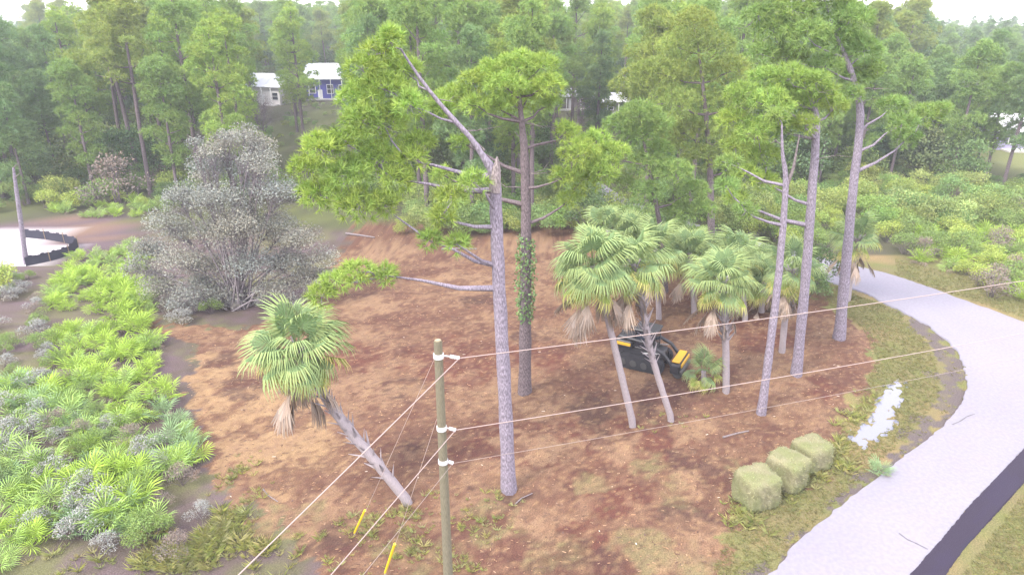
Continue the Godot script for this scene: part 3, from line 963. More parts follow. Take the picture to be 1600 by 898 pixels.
func hero_trees() -> void:
	var o := hero("tall pine with broken top and all its crown hanging to the left", Vector3(-0.13, 0.00, -23.09),
		[[0.00, 0.00, 0.00, 0.3], [-0.14, 4.32, 0.00, 0.26], [-0.33, 8.79, 0.00, 0.235], [-0.42, 11.63, 0.00, 0.215], [-0.47, 12.85, 0.00, 0.19], [-0.89, 13.61, 0.00, 0.1], [-1.24, 14.13, 0.00, 0.085], [-2.15, 15.16, 0.00, 0.07], [-2.84, 16.06, 0.00, 0.05], [-3.40, 16.93, 0.00, 0.03]],
		[[-3.64, 17.18, 0.00, 0.52], [-4.21, 16.71, -0.50, 0.66], [-4.58, 16.33, 0.40, 0.56], [-3.43, 16.21, -0.60, 0.63], [-3.99, 15.67, 0.00, 0.86], [-5.01, 15.27, -0.80, 0.77], [-3.12, 15.23, 0.50, 0.61], [-4.12, 14.51, -0.30, 0.85], [-4.66, 14.74, 0.60, 0.65], [-5.50, 13.84, -0.50, 0.82], [-6.10, 13.87, 0.50, 0.71], [-6.86, 12.99, -0.40, 0.61], [-5.40, 12.92, 0.30, 0.85], [-4.49, 13.25, -0.70, 0.84], [-3.76, 12.74, 0.00, 0.65], [-6.54, 12.07, -0.50, 0.76], [-5.01, 11.99, 0.50, 0.81], [-4.34, 11.77, -0.50, 0.58], [-3.05, 13.78, -0.80, 0.61], [-3.32, 13.35, -0.20, 0.65], [-1.12, 12.82, 0.80, 0.50], [-1.90, 12.25, 0.50, 0.51], [-2.21, 11.63, 0.80, 0.47], [-1.71, 10.69, 0.80, 0.48], [-2.80, 10.53, -0.20, 0.45], [-5.09, 9.78, 1.00, 0.59], [-4.31, 9.51, 0.60, 0.49], [-5.99, 9.27, 0.60, 0.53], [-6.42, 8.91, 1.00, 0.53], [-2.25, 14.95, -0.90, 0.39]],
		C_PINE_LIME, C_BARK_PALE, 3)
	var s := Shape.new()
	var t := [[-0.45, 12.33, 0.10, 0.02], [-0.40, 13.10, 0.12, 0.02], [-0.36, 13.52, 0.12, 0.02]]
	s.tube([Vector3(t[0][0], t[0][1], t[0][2]), Vector3(t[1][0], t[1][1], t[1][2]), Vector3(t[2][0], t[2][1], t[2][2])], [.2, .15, .03], 7, C_DEADWOOD * 1.5, .25)
	part(o, "broken_top", s.done(), M.bark)
	o = hero("straight pine with a bright rounded top, vine on its lower trunk", Vector3(0.65, 0.00, -30.69),
		[[0.00, 0.00, 0.00, 0.33], [0.00, 4.09, 0.00, 0.29], [-0.00, 8.93, 0.00, 0.24], [-0.08, 11.88, 0.00, 0.2], [-0.23, 13.55, 0.00, 0.13], [-0.43, 15.42, 0.00, 0.05]],
		[[-0.43, 15.86, 0.00, 0.92], [-1.42, 15.51, -0.60, 0.83], [-2.23, 15.16, 0.00, 0.76], [0.58, 15.79, -0.30, 0.82], [0.86, 15.08, 0.50, 0.70], [-0.86, 15.03, 0.80, 0.96], [0.05, 14.61, -0.70, 0.90], [-3.09, 14.60, -0.30, 0.75], [-3.66, 14.39, 0.20, 0.60], [-2.14, 14.30, 0.60, 0.65], [1.03, 14.24, -0.40, 0.50], [2.27, 12.26, 0.50, 0.89], [1.75, 13.09, -0.30, 0.62], [3.08, 12.56, -0.60, 0.75], [2.54, 10.89, -0.30, 0.93], [3.35, 11.53, 0.40, 0.85], [1.59, 11.23, 0.70, 0.62], [3.94, 12.14, -0.40, 0.69], [1.96, 10.07, 0.00, 0.52], [-2.99, 12.46, -1.20, 0.53], [-3.88, 11.07, -0.80, 0.53], [-1.21, 14.18, -0.40, 0.73]],
		C_PINE_LIME, C_BARK, 12)
	s = Shape.new()
	var base := [[0.00, 4.09, 0.00, 0.3], [0.00, 8.31, 0.00, 0.27]]
	for k in 900:
		var f := rng.randf()
		var a := rf(0, TAU)
		var r := 0.32 + rf(0, .22) * sin(f * PI)
		leaf(s, Vector3(lerpf(base[0][0], base[1][0], f) + cos(a) * r, lerpf(base[0][1], base[1][1], f), lerpf(base[0][2], base[1][2], f) + sin(a) * r), rdir(), .16, .05, tint(C_PINE_DEEP, .3))
	part(o, "vine", s.done(), M.leaves)
	hero("broad olive-green pine standing behind the palms in mid lot", Vector3(15.62, 0.00, -51.23),
		[[0.00, 0.00, 0.00, 0.3], [-0.51, 4.37, 0.00, 0.26], [-1.12, 8.73, 0.00, 0.2], [-2.05, 13.26, 0.00, 0.12], [-2.84, 16.68, 0.00, 0.04]],
		[[-3.02, 17.18, 0.00, 1.59], [-3.72, 15.59, -0.80, 1.82], [-1.91, 15.66, 0.60, 1.77], [-5.20, 13.92, 0.00, 1.81], [-2.65, 13.53, -1.00, 2.04], [-0.01, 14.02, -0.40, 1.73], [-6.24, 14.02, -0.30, 1.09], [-4.29, 11.94, 0.80, 1.90], [-1.17, 11.63, -0.60, 1.96], [0.90, 11.98, 0.40, 1.55], [-2.83, 9.64, -0.70, 1.80], [-0.29, 9.68, 0.70, 1.75], [2.00, 9.15, -0.80, 1.43], [-4.11, 9.67, -1.40, 1.44], [-1.79, 8.12, 0.50, 1.41], [1.20, 7.42, -0.60, 1.25]],
		C_PINE_OLIVE, C_BARK, 5)
	hero("leaning low-crowned pine with a round bright clump over the palms", Vector3(10.64, 0.00, -44.55),
		[[0.00, 0.00, 0.00, 0.2], [-0.58, 3.94, 0.00, 0.17], [-1.56, 7.86, 0.00, 0.13], [-2.45, 11.15, 0.00, 0.05]],
		[[-2.58, 11.86, 0.00, 1.45], [-3.78, 11.25, -0.40, 1.06], [-1.41, 11.37, 0.40, 1.04], [-2.40, 10.50, -0.50, 1.24], [-4.52, 9.58, 0.30, 1.06], [-1.81, 8.82, -0.40, 1.33], [-0.27, 8.37, 0.40, 1.32], [1.27, 6.94, -0.30, 1.18], [-1.93, 7.13, 0.50, 1.12], [0.46, 5.54, -0.30, 1.15], [-3.45, 7.51, -0.60, 0.93], [1.98, 5.80, 0.00, 0.93], [-1.04, 9.58, -0.80, 1.00]],
		C_PINE, C_BARK, 5)
	hero("straight pine with dense bright crown, second trunk of the right trio", Vector3(15.20, 0.00, -32.70),
		[[0.00, 0.00, 0.00, 0.27], [-0.33, 4.97, 0.00, 0.235], [-0.70, 9.30, 0.00, 0.21], [-1.09, 13.26, 0.00, 0.17], [-1.73, 14.69, 0.00, 0.08], [-2.27, 15.53, 0.00, 0.03]],
		[[-2.59, 15.14, 0.00, 0.99], [-3.57, 15.10, -0.50, 0.82], [-4.67, 14.41, 0.00, 0.82], [-3.56, 14.13, 0.70, 1.03], [-1.60, 14.06, -0.60, 0.90], [-1.00, 14.44, 0.30, 0.75], [-0.19, 13.92, -0.30, 0.59], [-1.65, 15.03, 0.60, 0.71], [-4.88, 13.22, -0.30, 0.81], [-4.05, 12.90, 0.50, 0.88], [-2.37, 12.89, -0.50, 0.85], [-4.78, 12.14, 0.30, 0.74], [-3.29, 11.61, -0.40, 0.82], [-1.88, 13.24, 0.80, 0.58], [-4.13, 10.76, 0.20, 0.73], [-4.29, 9.54, -0.30, 0.62], [-2.96, 10.31, -0.40, 0.68], [-2.47, 14.32, -0.80, 0.78]],
		C_PINE_LIME, C_BARK_PALE, 4)
	o = hero("slim forked pine trunk, nearest and leftmost of the right trio", Vector3(12.05, 0.00, -28.88),
		[[0.00, 0.00, 0.00, 0.21], [-0.08, 3.94, 0.00, 0.18], [-0.19, 7.40, 0.00, 0.16], [-0.45, 11.15, 0.00, 0.12], [-0.78, 12.51, 0.00, 0.07], [-0.98, 13.69, 0.00, 0.03]],
		[[-1.01, 13.87, -0.50, 0.53], [-2.79, 12.00, -0.50, 0.54], [-2.12, 10.12, 0.30, 0.49], [-2.91, 11.10, -0.20, 0.49]],
		C_PINE, C_BARK_PALE, 1)
	s = Shape.new()
	t = [[-0.43, 11.01, 0.00, 0.03], [-0.24, 11.92, 0.00, 0.03], [-0.19, 13.30, 0.00, 0.03]]
	s.tube([Vector3(t[0][0], t[0][1], t[0][2]), Vector3(t[1][0], t[1][1], t[1][2]), Vector3(t[2][0], t[2][1], t[2][2])], [.09, .07, .02], 6, C_DEADWOOD, .1)
	part(o, "dead_fork", s.done(), M.bark)
	hero("tallest pine nearest the road with a crown that passes the skyline", Vector3(19.37, 0.00, -36.98),
		[[0.00, 0.00, 0.00, 0.33], [-0.41, 4.43, 0.00, 0.27], [-0.82, 8.88, 0.00, 0.23], [-1.16, 12.97, 0.00, 0.19], [-2.07, 15.21, 0.00, 0.14], [-3.41, 17.35, 0.00, 0.05]],
		[[-5.44, 18.09, 0.00, 1.14], [-3.63, 18.24, -0.60, 1.29], [-2.69, 17.65, 0.40, 1.07], [-6.06, 17.03, -0.50, 1.10], [-4.90, 16.92, 0.70, 1.26], [-2.74, 16.58, -0.50, 1.24], [-1.68, 16.15, 0.20, 0.90], [-6.67, 15.97, -0.20, 0.81], [-4.99, 15.79, -0.70, 0.99], [-3.61, 15.40, 0.50, 0.90], [-1.44, 14.85, -0.50, 0.93], [-0.99, 15.19, -0.20, 0.72], [-2.09, 14.09, 0.50, 0.65], [-6.13, 19.26, -0.30, 1.13], [-4.53, 19.52, 0.30, 1.24], [-2.58, 18.82, -0.30, 0.95], [0.57, 13.42, -0.30, 0.74], [0.89, 12.54, 0.40, 0.83], [2.58, 12.92, -0.40, 0.81], [3.02, 13.23, 0.00, 0.53], [1.87, 11.73, -0.50, 0.69], [-6.94, 17.79, -0.60, 0.81]],
		C_PINE, C_BARK_PALE, 5)

func palms() -> void:
	palm("leaning sabal palm with bent grey trunk on the left of the lot", Vector3(-4.03, 0.00, -22.23),
		[[0.00, 0.00, 0.00, 0.2], [-1.13, 1.87, 0.00, 0.2], [-2.20, 3.59, 0.00, 0.2], [-2.90, 4.96, 0.00, 0.19], [-3.37, 6.03, 0.00, 0.18], [-3.68, 6.80, 0.00, 0.14]], .95, 48, 12, 0.14)
	palm("sabal palm with smooth pale trunk in front of the parked machine", Vector3(5.69, 0.00, -27.77),
		[[0.00, 0.00, 0.00, 0.17], [-0.69, 2.55, 0.00, 0.16], [-1.30, 4.80, 0.00, 0.15], [-1.88, 6.78, 0.00, 0.14], [-2.28, 7.96, 0.00, 0.12]], .98, 48, 14, 1.0)
	palm("sabal palm with spiky leaf-base trunk crossing the parked machine", Vector3(7.60, 0.00, -28.32),
		[[0.00, 0.00, 0.00, 0.16], [-0.70, 1.91, 0.00, 0.15], [-1.35, 3.89, 0.00, 0.15], [-1.85, 6.10, 0.00, 0.15], [-2.33, 7.85, 0.00, 0.12]], .85, 30, 12, 0.4)
	palm("sabal palm right of the parked machine with yellowing lower fronds", Vector3(10.92, 0.00, -30.88),
		[[0.00, 0.00, 0.00, 0.18], [-0.22, 1.90, 0.00, 0.18], [-0.52, 4.01, 0.00, 0.17], [-0.90, 6.02, 0.00, 0.14]], .9, 36, 12, 0.5)
	palm("dark sabal palm behind the front palms, under the leaning pine", Vector3(9.24, 0.00, -39.72),
		[[0.00, 0.00, 0.00, 0.18], [-0.28, 2.59, 0.00, 0.17], [-0.60, 4.66, 0.00, 0.14]], 1.0, 28, 4, 1.0)
	palm("sabal palm with brown skirt between the trunks of the right trio", Vector3(15.31, 0.00, -35.16),
		[[0.00, 0.00, 0.00, 0.18], [-0.14, 2.46, 0.00, 0.17], [-0.18, 5.10, 0.00, 0.14]], .85, 30, 14, 0.5)
	palm("sabal palm beside the road behind the tallest right-hand pine", Vector3(22.50, 0.00, -42.83),
		[[0.00, 0.00, 0.00, 0.18], [-0.11, 2.28, 0.00, 0.17], [-0.17, 4.40, 0.00, 0.14]], .85, 28, 9, 0.6)
	palm("dark sabal palm behind the broad olive pine trunk", Vector3(14.67, 0.00, -39.72),
		[[0.00, 0.00, 0.00, 0.18], [-0.47, 2.16, 0.00, 0.17], [-1.09, 4.04, 0.00, 0.14]], 1.0, 28, 4, 1.0)
	palm("dark sabal palm at the back, right of the leaning pine", Vector3(11.70, 0.00, -40.72),
		[[0.00, 0.00, 0.00, 0.18], [-0.33, 2.20, 0.00, 0.17], [-0.68, 4.11, 0.00, 0.14]], .95, 28, 4, 1.0)
	palm("dark low sabal palm behind the palm with yellowing fronds", Vector3(16.01, 0.00, -40.72),
		[[0.00, 0.00, 0.00, 0.18], [-0.07, 1.11, 0.00, 0.17], [-0.09, 2.20, 0.00, 0.14]], .95, 28, 4, 1.0)
	palm("dark sabal palm half hidden behind the two front palms", Vector3(7.93, 0.00, -42.83),
		[[0.00, 0.00, 0.00, 0.18], [-0.19, 2.28, 0.00, 0.17], [-0.39, 4.27, 0.00, 0.14]], .95, 28, 4, 1.0)
	palm("short young sabal palm beside the machine's mulching head", Vector3(9.90, 0.00, -31.34),
		[[0.00, 0.00, 0.00, 0.14], [-0.06, 0.56, 0.00, 0.14], [-0.10, 0.93, 0.00, 0.12]], .62, 18, 2, 1.0)
	palm("dark sabal palm left of the front palms at the lot's rear edge", Vector3(6.21, 0.00, -42.83),
		[[0.00, 0.00, 0.00, 0.18], [-0.05, 2.73, 0.00, 0.17], [-0.04, 4.91, 0.00, 0.14]], .95, 26, 3, 1.0)

func made_things() -> void:
	loader(Vector3(7.26, 0.00, -33.93), -0.5)
	bale("nearest squarish hay bale, leftmost of the row of three", Vector3(9.60, 0.00, -22.38), 0.35, Vector3(1.5, 1.4, 1.4))
	bale("middle hay bale in the row of three by the verge", Vector3(11.22, 0.00, -23.50), 0.7, Vector3(1.3, 1.4, 1.45))
	bale("farthest hay bale in the row, next to the puddle", Vector3(12.72, 0.00, -24.76), 0.45, Vector3(1.45, 1.2, 1.3))
	# utility pole with its hardware
	var top := Vector3(-1.84, 10.42, -15.50)
	var foot := Vector3(top.x, 0, top.z)
	var h := top.y
	var o := thing("utility_pole", "weathered wooden utility pole standing in the foreground", "utility pole", foot)
	var s := Shape.new()
	s.tube([Vector3(0, -.4, 0), Vector3(0, h * .5, 0), Vector3(0, h - .03, 0), Vector3(0, h, 0)], [.155, .125, .105, .09], 14, Color(.215, .195, .135), .02)
	part(o, "post", s.done(), M.wood)
	s = Shape.new()
	s.tube([Vector3(0, h + .002, 0), Vector3(0, h + .02, 0)], [.092, .07], 14, Color(.42, .36, .24))
	part(o, "post_top", s.done(), M.wood)
	var ends := []
	for q in [[top.y - .42, .52, .0], [Vector3(-1.94, 7.89, -15.50).y, .36, .0], [Vector3(-1.91, 6.85, -15.50).y, .26, .0]]:
		s = Shape.new()
		var y: float = q[0]
		var reach: float = q[1]
		s.tube([Vector3(.08, y, 0), Vector3(reach * .55, y - .02, 0)], [.022, .02], 8, Color(.45, .45, .46))
		var br := part(o, "bracket", s.done(), M.steel)
		s = Shape.new()
		var pts := []
		var rad := []
		for k in 13:
			pts.append(Vector3(reach * (.55 + .45 * k / 12.0), y - .02 - .05 * k / 12.0, 0)); rad.append(.055 if k % 2 == 0 else .032)
		s.tube(pts, rad, 10, Color(.72, .72, .76))
		part(br, "insulator", s.done(), M.paint)
		ends.append(foot + Vector3(reach, y - .07, 0))
		s = Shape.new()
		s.tube([Vector3(0, y - .06, 0), Vector3(0, y + .06, 0)], [.135, .135], 14, Color(.5, .5, .5))
		part(o, "band", s.done(), M.steel)
	# next poles of the line, outside the picture
	var right := foot + Vector3(39.0, 0, -13.2)
	var near := foot + Vector3(-16.8, 0, 39.0)
	for q in [[right, "wooden utility pole down the road to the right"], [near, "wooden utility pole of the line, behind the viewpoint"]]:
		var p: Node3D = o.duplicate()
		p.name = numbered("utility_pole"); add_child(p)
		p.position = q[0]
		p.set_meta("label", q[1])
	var what := ["upper", "middle", "lowest thin"]
	for k in 3:
		var r: float = [.0125, .012, .006][k]
		var col: Color = [Color(.30, .235, .21), Color(.30, .235, .21), Color(.25, .20, .18)][k]
		wire("power_line", "%s wire running from the pole to the right over the road" % what[k], ends[k], ends[k] + right - foot, .35, r, col, "wires on the wooden pole")
		wire("power_line", "%s wire running from the pole down to the lower left" % what[k], ends[k], ends[k] + near - foot, .35, r, col, "wires on the wooden pole")
	var g := 0
	for q in [[foot + Vector3(-.1, h - .5, 0), Vector3(-5.86, 0.00, -20.53), "left"], [foot + Vector3(-.12, Vector3(-1.98, 8.15, -15.50).y, 0), Vector3(-4.39, 0.00, -18.55), "right"]]:
		var a: Vector3 = q[0]
		var b: Vector3 = q[1]
		var gw := thing("guy_wire", ["outer guy wire with yellow guard standing in grass left of pole", "inner guy wire with yellow guard nearest the pole foot"][g], "guy wire", b, 0.0, "guy wires of the pole")
		g += 1
		s = Shape.new()
		s.tube([a - b, Vector3(0, -.1, 0)], [.0065, .0065], 5, Color(.40, .31, .28))
		part(gw, "cable", s.done(), M.steel)
		var d := (a - b).normalized()
		s = Shape.new()
		s.tube([d * .12, d * 1.2, d * 2.2], [.045, .045, .045], 10, Color(.62, .46, .015))
		part(gw, "guard", s.done(), M.paint)
		s = Shape.new()
		s.tube([Vector3(0, -.2, 0), d * .2], [.03, .03], 8, Color(.3, .3, .3))
		part(gw, "anchor_rod", s.done(), M.steel)
	# houses in the woods
	house("blue_house", "blue house with pale metal roof and white porch posts among the pines", Vector3(-40.77, 0.00, -161.47), 0.05, 9.0, 8.0, 4.6, 2.6, Color(.055, .06, .30), Color(.52, .55, .60), [[-3.2, 2.2, 1.2, 1.6], [.6, 2.2, 1.2, 1.8], [3.2, 2.2, 1.2, 1.6]], -1.6)
	house("white_house", "white house with pale grey roof left of the blue house", Vector3(-50.75, 0.00, -151.97), -0.25, 8.0, 8.0, 3.8, 2.0, Color(.62, .60, .60), Color(.50, .52, .55), [[-3.0, 1.8, 1.2, 1.4], [3.0, 1.8, 1.2, 1.4]], 0.0)
	house("grey_shed", "long low grey shed behind the bright-topped pine", Vector3(11.36, 0.00, -143.49), 0.1, 9.0, 6.0, 2.6, 1.0, Color(.20, .18, .18), Color(.50, .49, .50), [[-2.4, 1.5, 1.0, 1.0], [2.4, 1.5, 1.0, 1.0]], 0.0)
	house("white_shed", "low shed with bright white roof right of the grey shed", Vector3(20.36, 0.00, -136.77), 0.12, 8.5, 6.0, 2.4, 1.1, Color(.18, .18, .17), Color(.70, .70, .74), [[-2.2, 1.4, 1.0, 1.0]], 1.0)
	house("lavender_house", "lavender-grey house with white roof on the lawn at far right", Vector3(73.06, 0.00, -100.44), -0.1, 9.5, 7.0, 2.7, 1.7, Color(.30, .28, .42), Color(.74, .73, .76), [[-2.8, 1.5, 1.3, 1.2], [2.6, 1.5, 1.3, 1.2]], 0.2)
	# silt fence round the sand pad
	for line in [[[Vector3(-41.92, 0.00, -56.86), Vector3(-39.72, 0.00, -56.32), Vector3(-37.56, 0.00, -55.44), Vector3(-35.79, 0.00, -54.41)], "black silt fence along the far edge of the white sand pad"], [[Vector3(-35.69, 0.00, -54.25), Vector3(-35.18, 0.00, -52.15), Vector3(-35.86, 0.00, -50.78), Vector3(-36.99, 0.00, -49.62)], "black silt fence along the near edge of the white sand pad"]]:
		var f := thing("silt_fence", line[1], "fence", Vector3.ZERO, 0.0, "silt fences of the sand pad")
		s = Shape.new()
		for k in 3:
			var a: Vector3 = line[0][k]
			var b: Vector3 = line[0][k + 1]
			for j in 6:
				var p := a.lerp(b, j / 6.0)
				var q := a.lerp(b, (j + 1) / 6.0)
				var e := Vector3(0, .75 + .06 * sin(j * 2.0), 0)
				s.quad(p, q, q + e, p + e, Color(.035, .033, .05))
			var st := Shape.new()
			st.box(a + Vector3(0, .45, 0), Vector3(.05, .95, .05), Color(.3, .22, .14), .005)
			part(f, "stake", st.done(), M.wood)
		part(f, "fabric", s.done(), M.matt)
	# fallen logs and cut branches
	for q in [[Vector3(2.67, 0.00, -61.94), Vector3(8.30, 0.00, -64.58), .17, "long pale log lying behind the straight pine"], [Vector3(-14.47, 0.00, -57.78), Vector3(-11.76, 0.00, -56.67), .10, "short pale log at the rear left of the lot"], [Vector3(-5.70, 0.00, -53.26), Vector3(-2.88, 0.00, -53.91), .09, "cut branch lying behind the broken-topped pine"], [Vector3(-9.42, 0.00, -61.52), Vector3(-6.05, 0.00, -63.46), .12, "dark log at the rear edge of the bare soil"], [Vector3(-10.05, 0.00, -22.97), Vector3(-9.24, 0.00, -22.30), .03, "thin pale stick on the straw left of the pole"], [Vector3(9.61, 0.00, -26.82), Vector3(10.89, 0.00, -27.18), .05, "short stick lying on soil near the right trio"], [Vector3(0.13, 0.00, -22.11), Vector3(0.82, 0.00, -22.81), .03, "thin branch at the foot of the broken-topped pine"], [Vector3(-22.33, 0.00, -41.54), Vector3(-20.60, 0.00, -42.40), .07, "bare pale branch below the grey bush"]]:
		s = Shape.new()
		var a: Vector3 = q[0]
		var b: Vector3 = q[1]
		var r: float = q[2]
		a.y = height(a.x, a.z) + r * .8; b.y = height(b.x, b.z) + r * .8
		s.tube([Vector3.ZERO, (b - a) * .5 + Vector3(rf(-.1, .1), r * .2, rf(-.1, .1)), b - a], [r, r * .85, r * .6], 8, C_DEADWOOD * (1.1 if r < .15 else 1.0), .08)
		single("log" if r > .08 else "branch", q[3], "log" if r > .08 else "branch", s.done(), M.bark, Transform3D(Basis(), a), "wood left lying on the lot")

func woods() -> void:
	# dead and singular trees of the left woods
	var o := thing("dead_pine", "bare leaning dead trunk in front of the white sand pad", "dead tree", Vector3(-37.36, 0.00, -50.19), 0.0, "dead trunks on the left")
	var s := Shape.new()
	var l := smooth_line([[-0.00, -0.00, 0.00, 0.19], [0.44, 3.17, 0.00, 0.16], [0.75, 5.62, 0.00, 0.14], [0.99, 7.43, 0.00, 0.08]])
	s.tube(l[0], l[1], 9, C_BARK_PALE, .1)
	part(o, "trunk", s.done(), M.bark)
	for k in 4:
		s = Shape.new()
		var a: Vector3 = l[0][6 + k * 2]
		s.tube([a, a + Vector3(rf(-.8, 1.2), rf(.1, .5), rf(-.5, .5))], [.04, .01], 5, C_DEADWOOD, 0)
		part(o, "dead_branch", s.done(), M.bark)
	o = thing("dead_pine", "pale broken snag with white top deep in the left woods", "dead tree", Vector3(-55.30, 0.00, -92.39), 0.0, "dead trunks on the left")
	s = Shape.new()
	l = smooth_line([[0.00, 0.00, 0.00, 0.45], [1.03, 5.43, 0.00, 0.4], [1.95, 11.03, 0.00, 0.3], [1.88, 11.80, 0.00, 0.1]])
	s.tube(l[0], l[1], 9, C_BARK_PALE, .1)
	part(o, "trunk", s.done(), M.bark)
	for k in 4:
		s = Shape.new()
		var a: Vector3 = l[0][4 + k * 2]
		s.tube([a, a + Vector3(rf(-2.5, 2.5), rf(.2, 1.2), rf(-.5, .5))], [.1, .02], 5, C_DEADWOOD, 0)
		part(o, "dead_branch", s.done(), M.bark)
	# kinds of pine for the woods
	var kinds := []
	for q in [[21.0, 3.1, .40, 36, C_PINE], [19.0, 2.9, .32, 36, C_PINE_LIME], [17.0, 2.6, .3, 32, C_PINE_DEEP], [15.0, 2.5, .25, 30, C_PINE], [20.0, 3.3, .45, 34, C_PINE_OLIVE], [12.5, 2.3, .2, 28, C_PINE_DEEP]]:
		var p := wood_pine(q[0], q[1], q[2], q[3], q[4])
		p.set_meta("kind_name", "wood_pine"); p.set_meta("category", "pine tree")
		kinds.append([p, q[0]])
	var where := []
	# named trees first: foot on the ground, kind, size
	for q in [[Vector3(-39.46, 0.00, -85.45), 0, 1.0, "thick grey pine behind the grey bush, tallest on the left"], [Vector3(-36.96, 0.00, -102.00), 4, .95, "bushy purple-barked pine in front of the white house"], [Vector3(-30.86, 0.00, -103.61), 1, 1.0, "thin pine just left of the blue house"], [Vector3(9.14, 0.00, -107.55), 0, 1.05, "tall pine in front of the grey shed"], [Vector3(13.98, 0.00, -113.68), 1, 1.0, "slender pine between the two sheds"], [Vector3(54.69, 0.00, -75.92), 2, .92, "pine at far right in front of the lavender house"], [Vector3(54.30, 0.00, -78.44), 3, .85, "dark-trunked pine at the edge of the far right lawn"], [Vector3(56.17, 0.00, -83.23), 3, .8, "thin crooked pine left of the lavender house"], [Vector3(-55.69, 0.00, -75.92), 2, 1.0, "grey-trunked pine at the left edge beyond the sand pad"], [Vector3(-51.63, 0.00, -92.39), 3, 1.05, "ivy-dark pine beside the pale broken snag"]]:
		var at: Vector3 = q[0]
		where.append(Vector2(at.x, at.z))
		copy_of(kinds[q[1]][0], at, rf(0, TAU), q[2], q[3], "pines standing singly behind the lot")
	var n := 0
	var far_places := [[], [], [], [], [], []]
	var far_tints := [[], [], [], [], [], []]
	for t in 9000:
		var d := 60.0 + 300.0 * pow(rng.randf(), 1.7)
		var x := rf(-0.95, 0.95) * d
		var z := -d
		if on_road(x, z) or in_gap(x, z): continue
		if x > 18.0 and d < 74.0: continue
		if x < -12.0 and d < 66.0: continue
		if Geometry2D.is_point_in_polygon(Vector2(x, z), LAWN) or Geometry2D.is_point_in_polygon(Vector2(x, z), BROWN): continue
		var b := x / d
		var apart := 4.2 + maxf(0.0, d - 120.0) * 0.012
		var ok := true
		for q in where:
			if absf(q.x - x) < apart and absf(q.y - z) < apart:
				ok = false; break
		if not ok: continue
		where.append(Vector2(x, z))
		# tall stand in the middle, lower growth toward both flanks
		var side := absf(b + 0.05)
		var pick: int
		if side < 0.42: pick = [0, 1, 4, 1, 0, 2][rng.randi() % 6]
		elif side < 0.6: pick = [1, 2, 3, 2, 4, 3][rng.randi() % 6]
		else: pick = [2, 3, 5, 3, 5][rng.randi() % 5]
		var size := rf(0.88, 1.06)
		if d > 130.0 and side > 0.6: size *= 0.92
		var at := Vector3(x, 0, z)
		if n < 215 and d < 150.0:
			n += 1
			var zone := "the right edge of the lawn"
			for q in [[-.66, "the sand pad"], [-.55, "the palmetto patch"], [-.42, "the grey bush's left side"], [-.33, "the white house's clearing"], [-.2, "the blue house's clearing"], [-.06, "the broken-topped pine"], [.05, "the bright-topped pine"], [.17, "the two low sheds"], [.31, "the olive pine"], [.45, "the right trio"], [.6, "the road bend"]]:
				if b < q[0]:
					zone = q[1]; break
			var look: String = ["tall mid green", "yellow-green", "dark green", "short mid green", "broad olive", "low dark"][pick]
			var far_ := "just" if d < 85.0 else ("well" if d < 115.0 else "far")
			copy_of(kinds[pick][0], at, rf(0, TAU), size, "%s pine in the woods %s behind %s" % [look, far_, zone], "pines of the woods behind the lot")
		else:
			far_places[pick].append(Transform3D(Basis(Vector3.UP, rf(0, TAU)).scaled(Vector3.ONE * size), at))
			var w := rf(.85, 1.1)
			far_tints[pick].append(Color(w, w, w))
	for k in 6:
		if far_places[k].is_empty(): continue
		swarm("distant_wood", "distant pine wood fading into haze below the skyline", "woods", kinds[k][0].get_node("crown").mesh, M.needles, far_places[k], far_tints[k])
		swarm("distant_trunks", "trunks of the distant pine wood below the skyline", "woods", kinds[k][0].get_node("trunk").mesh, M.bark, far_places[k], far_tints[k])
	for q in kinds: q[0].free()

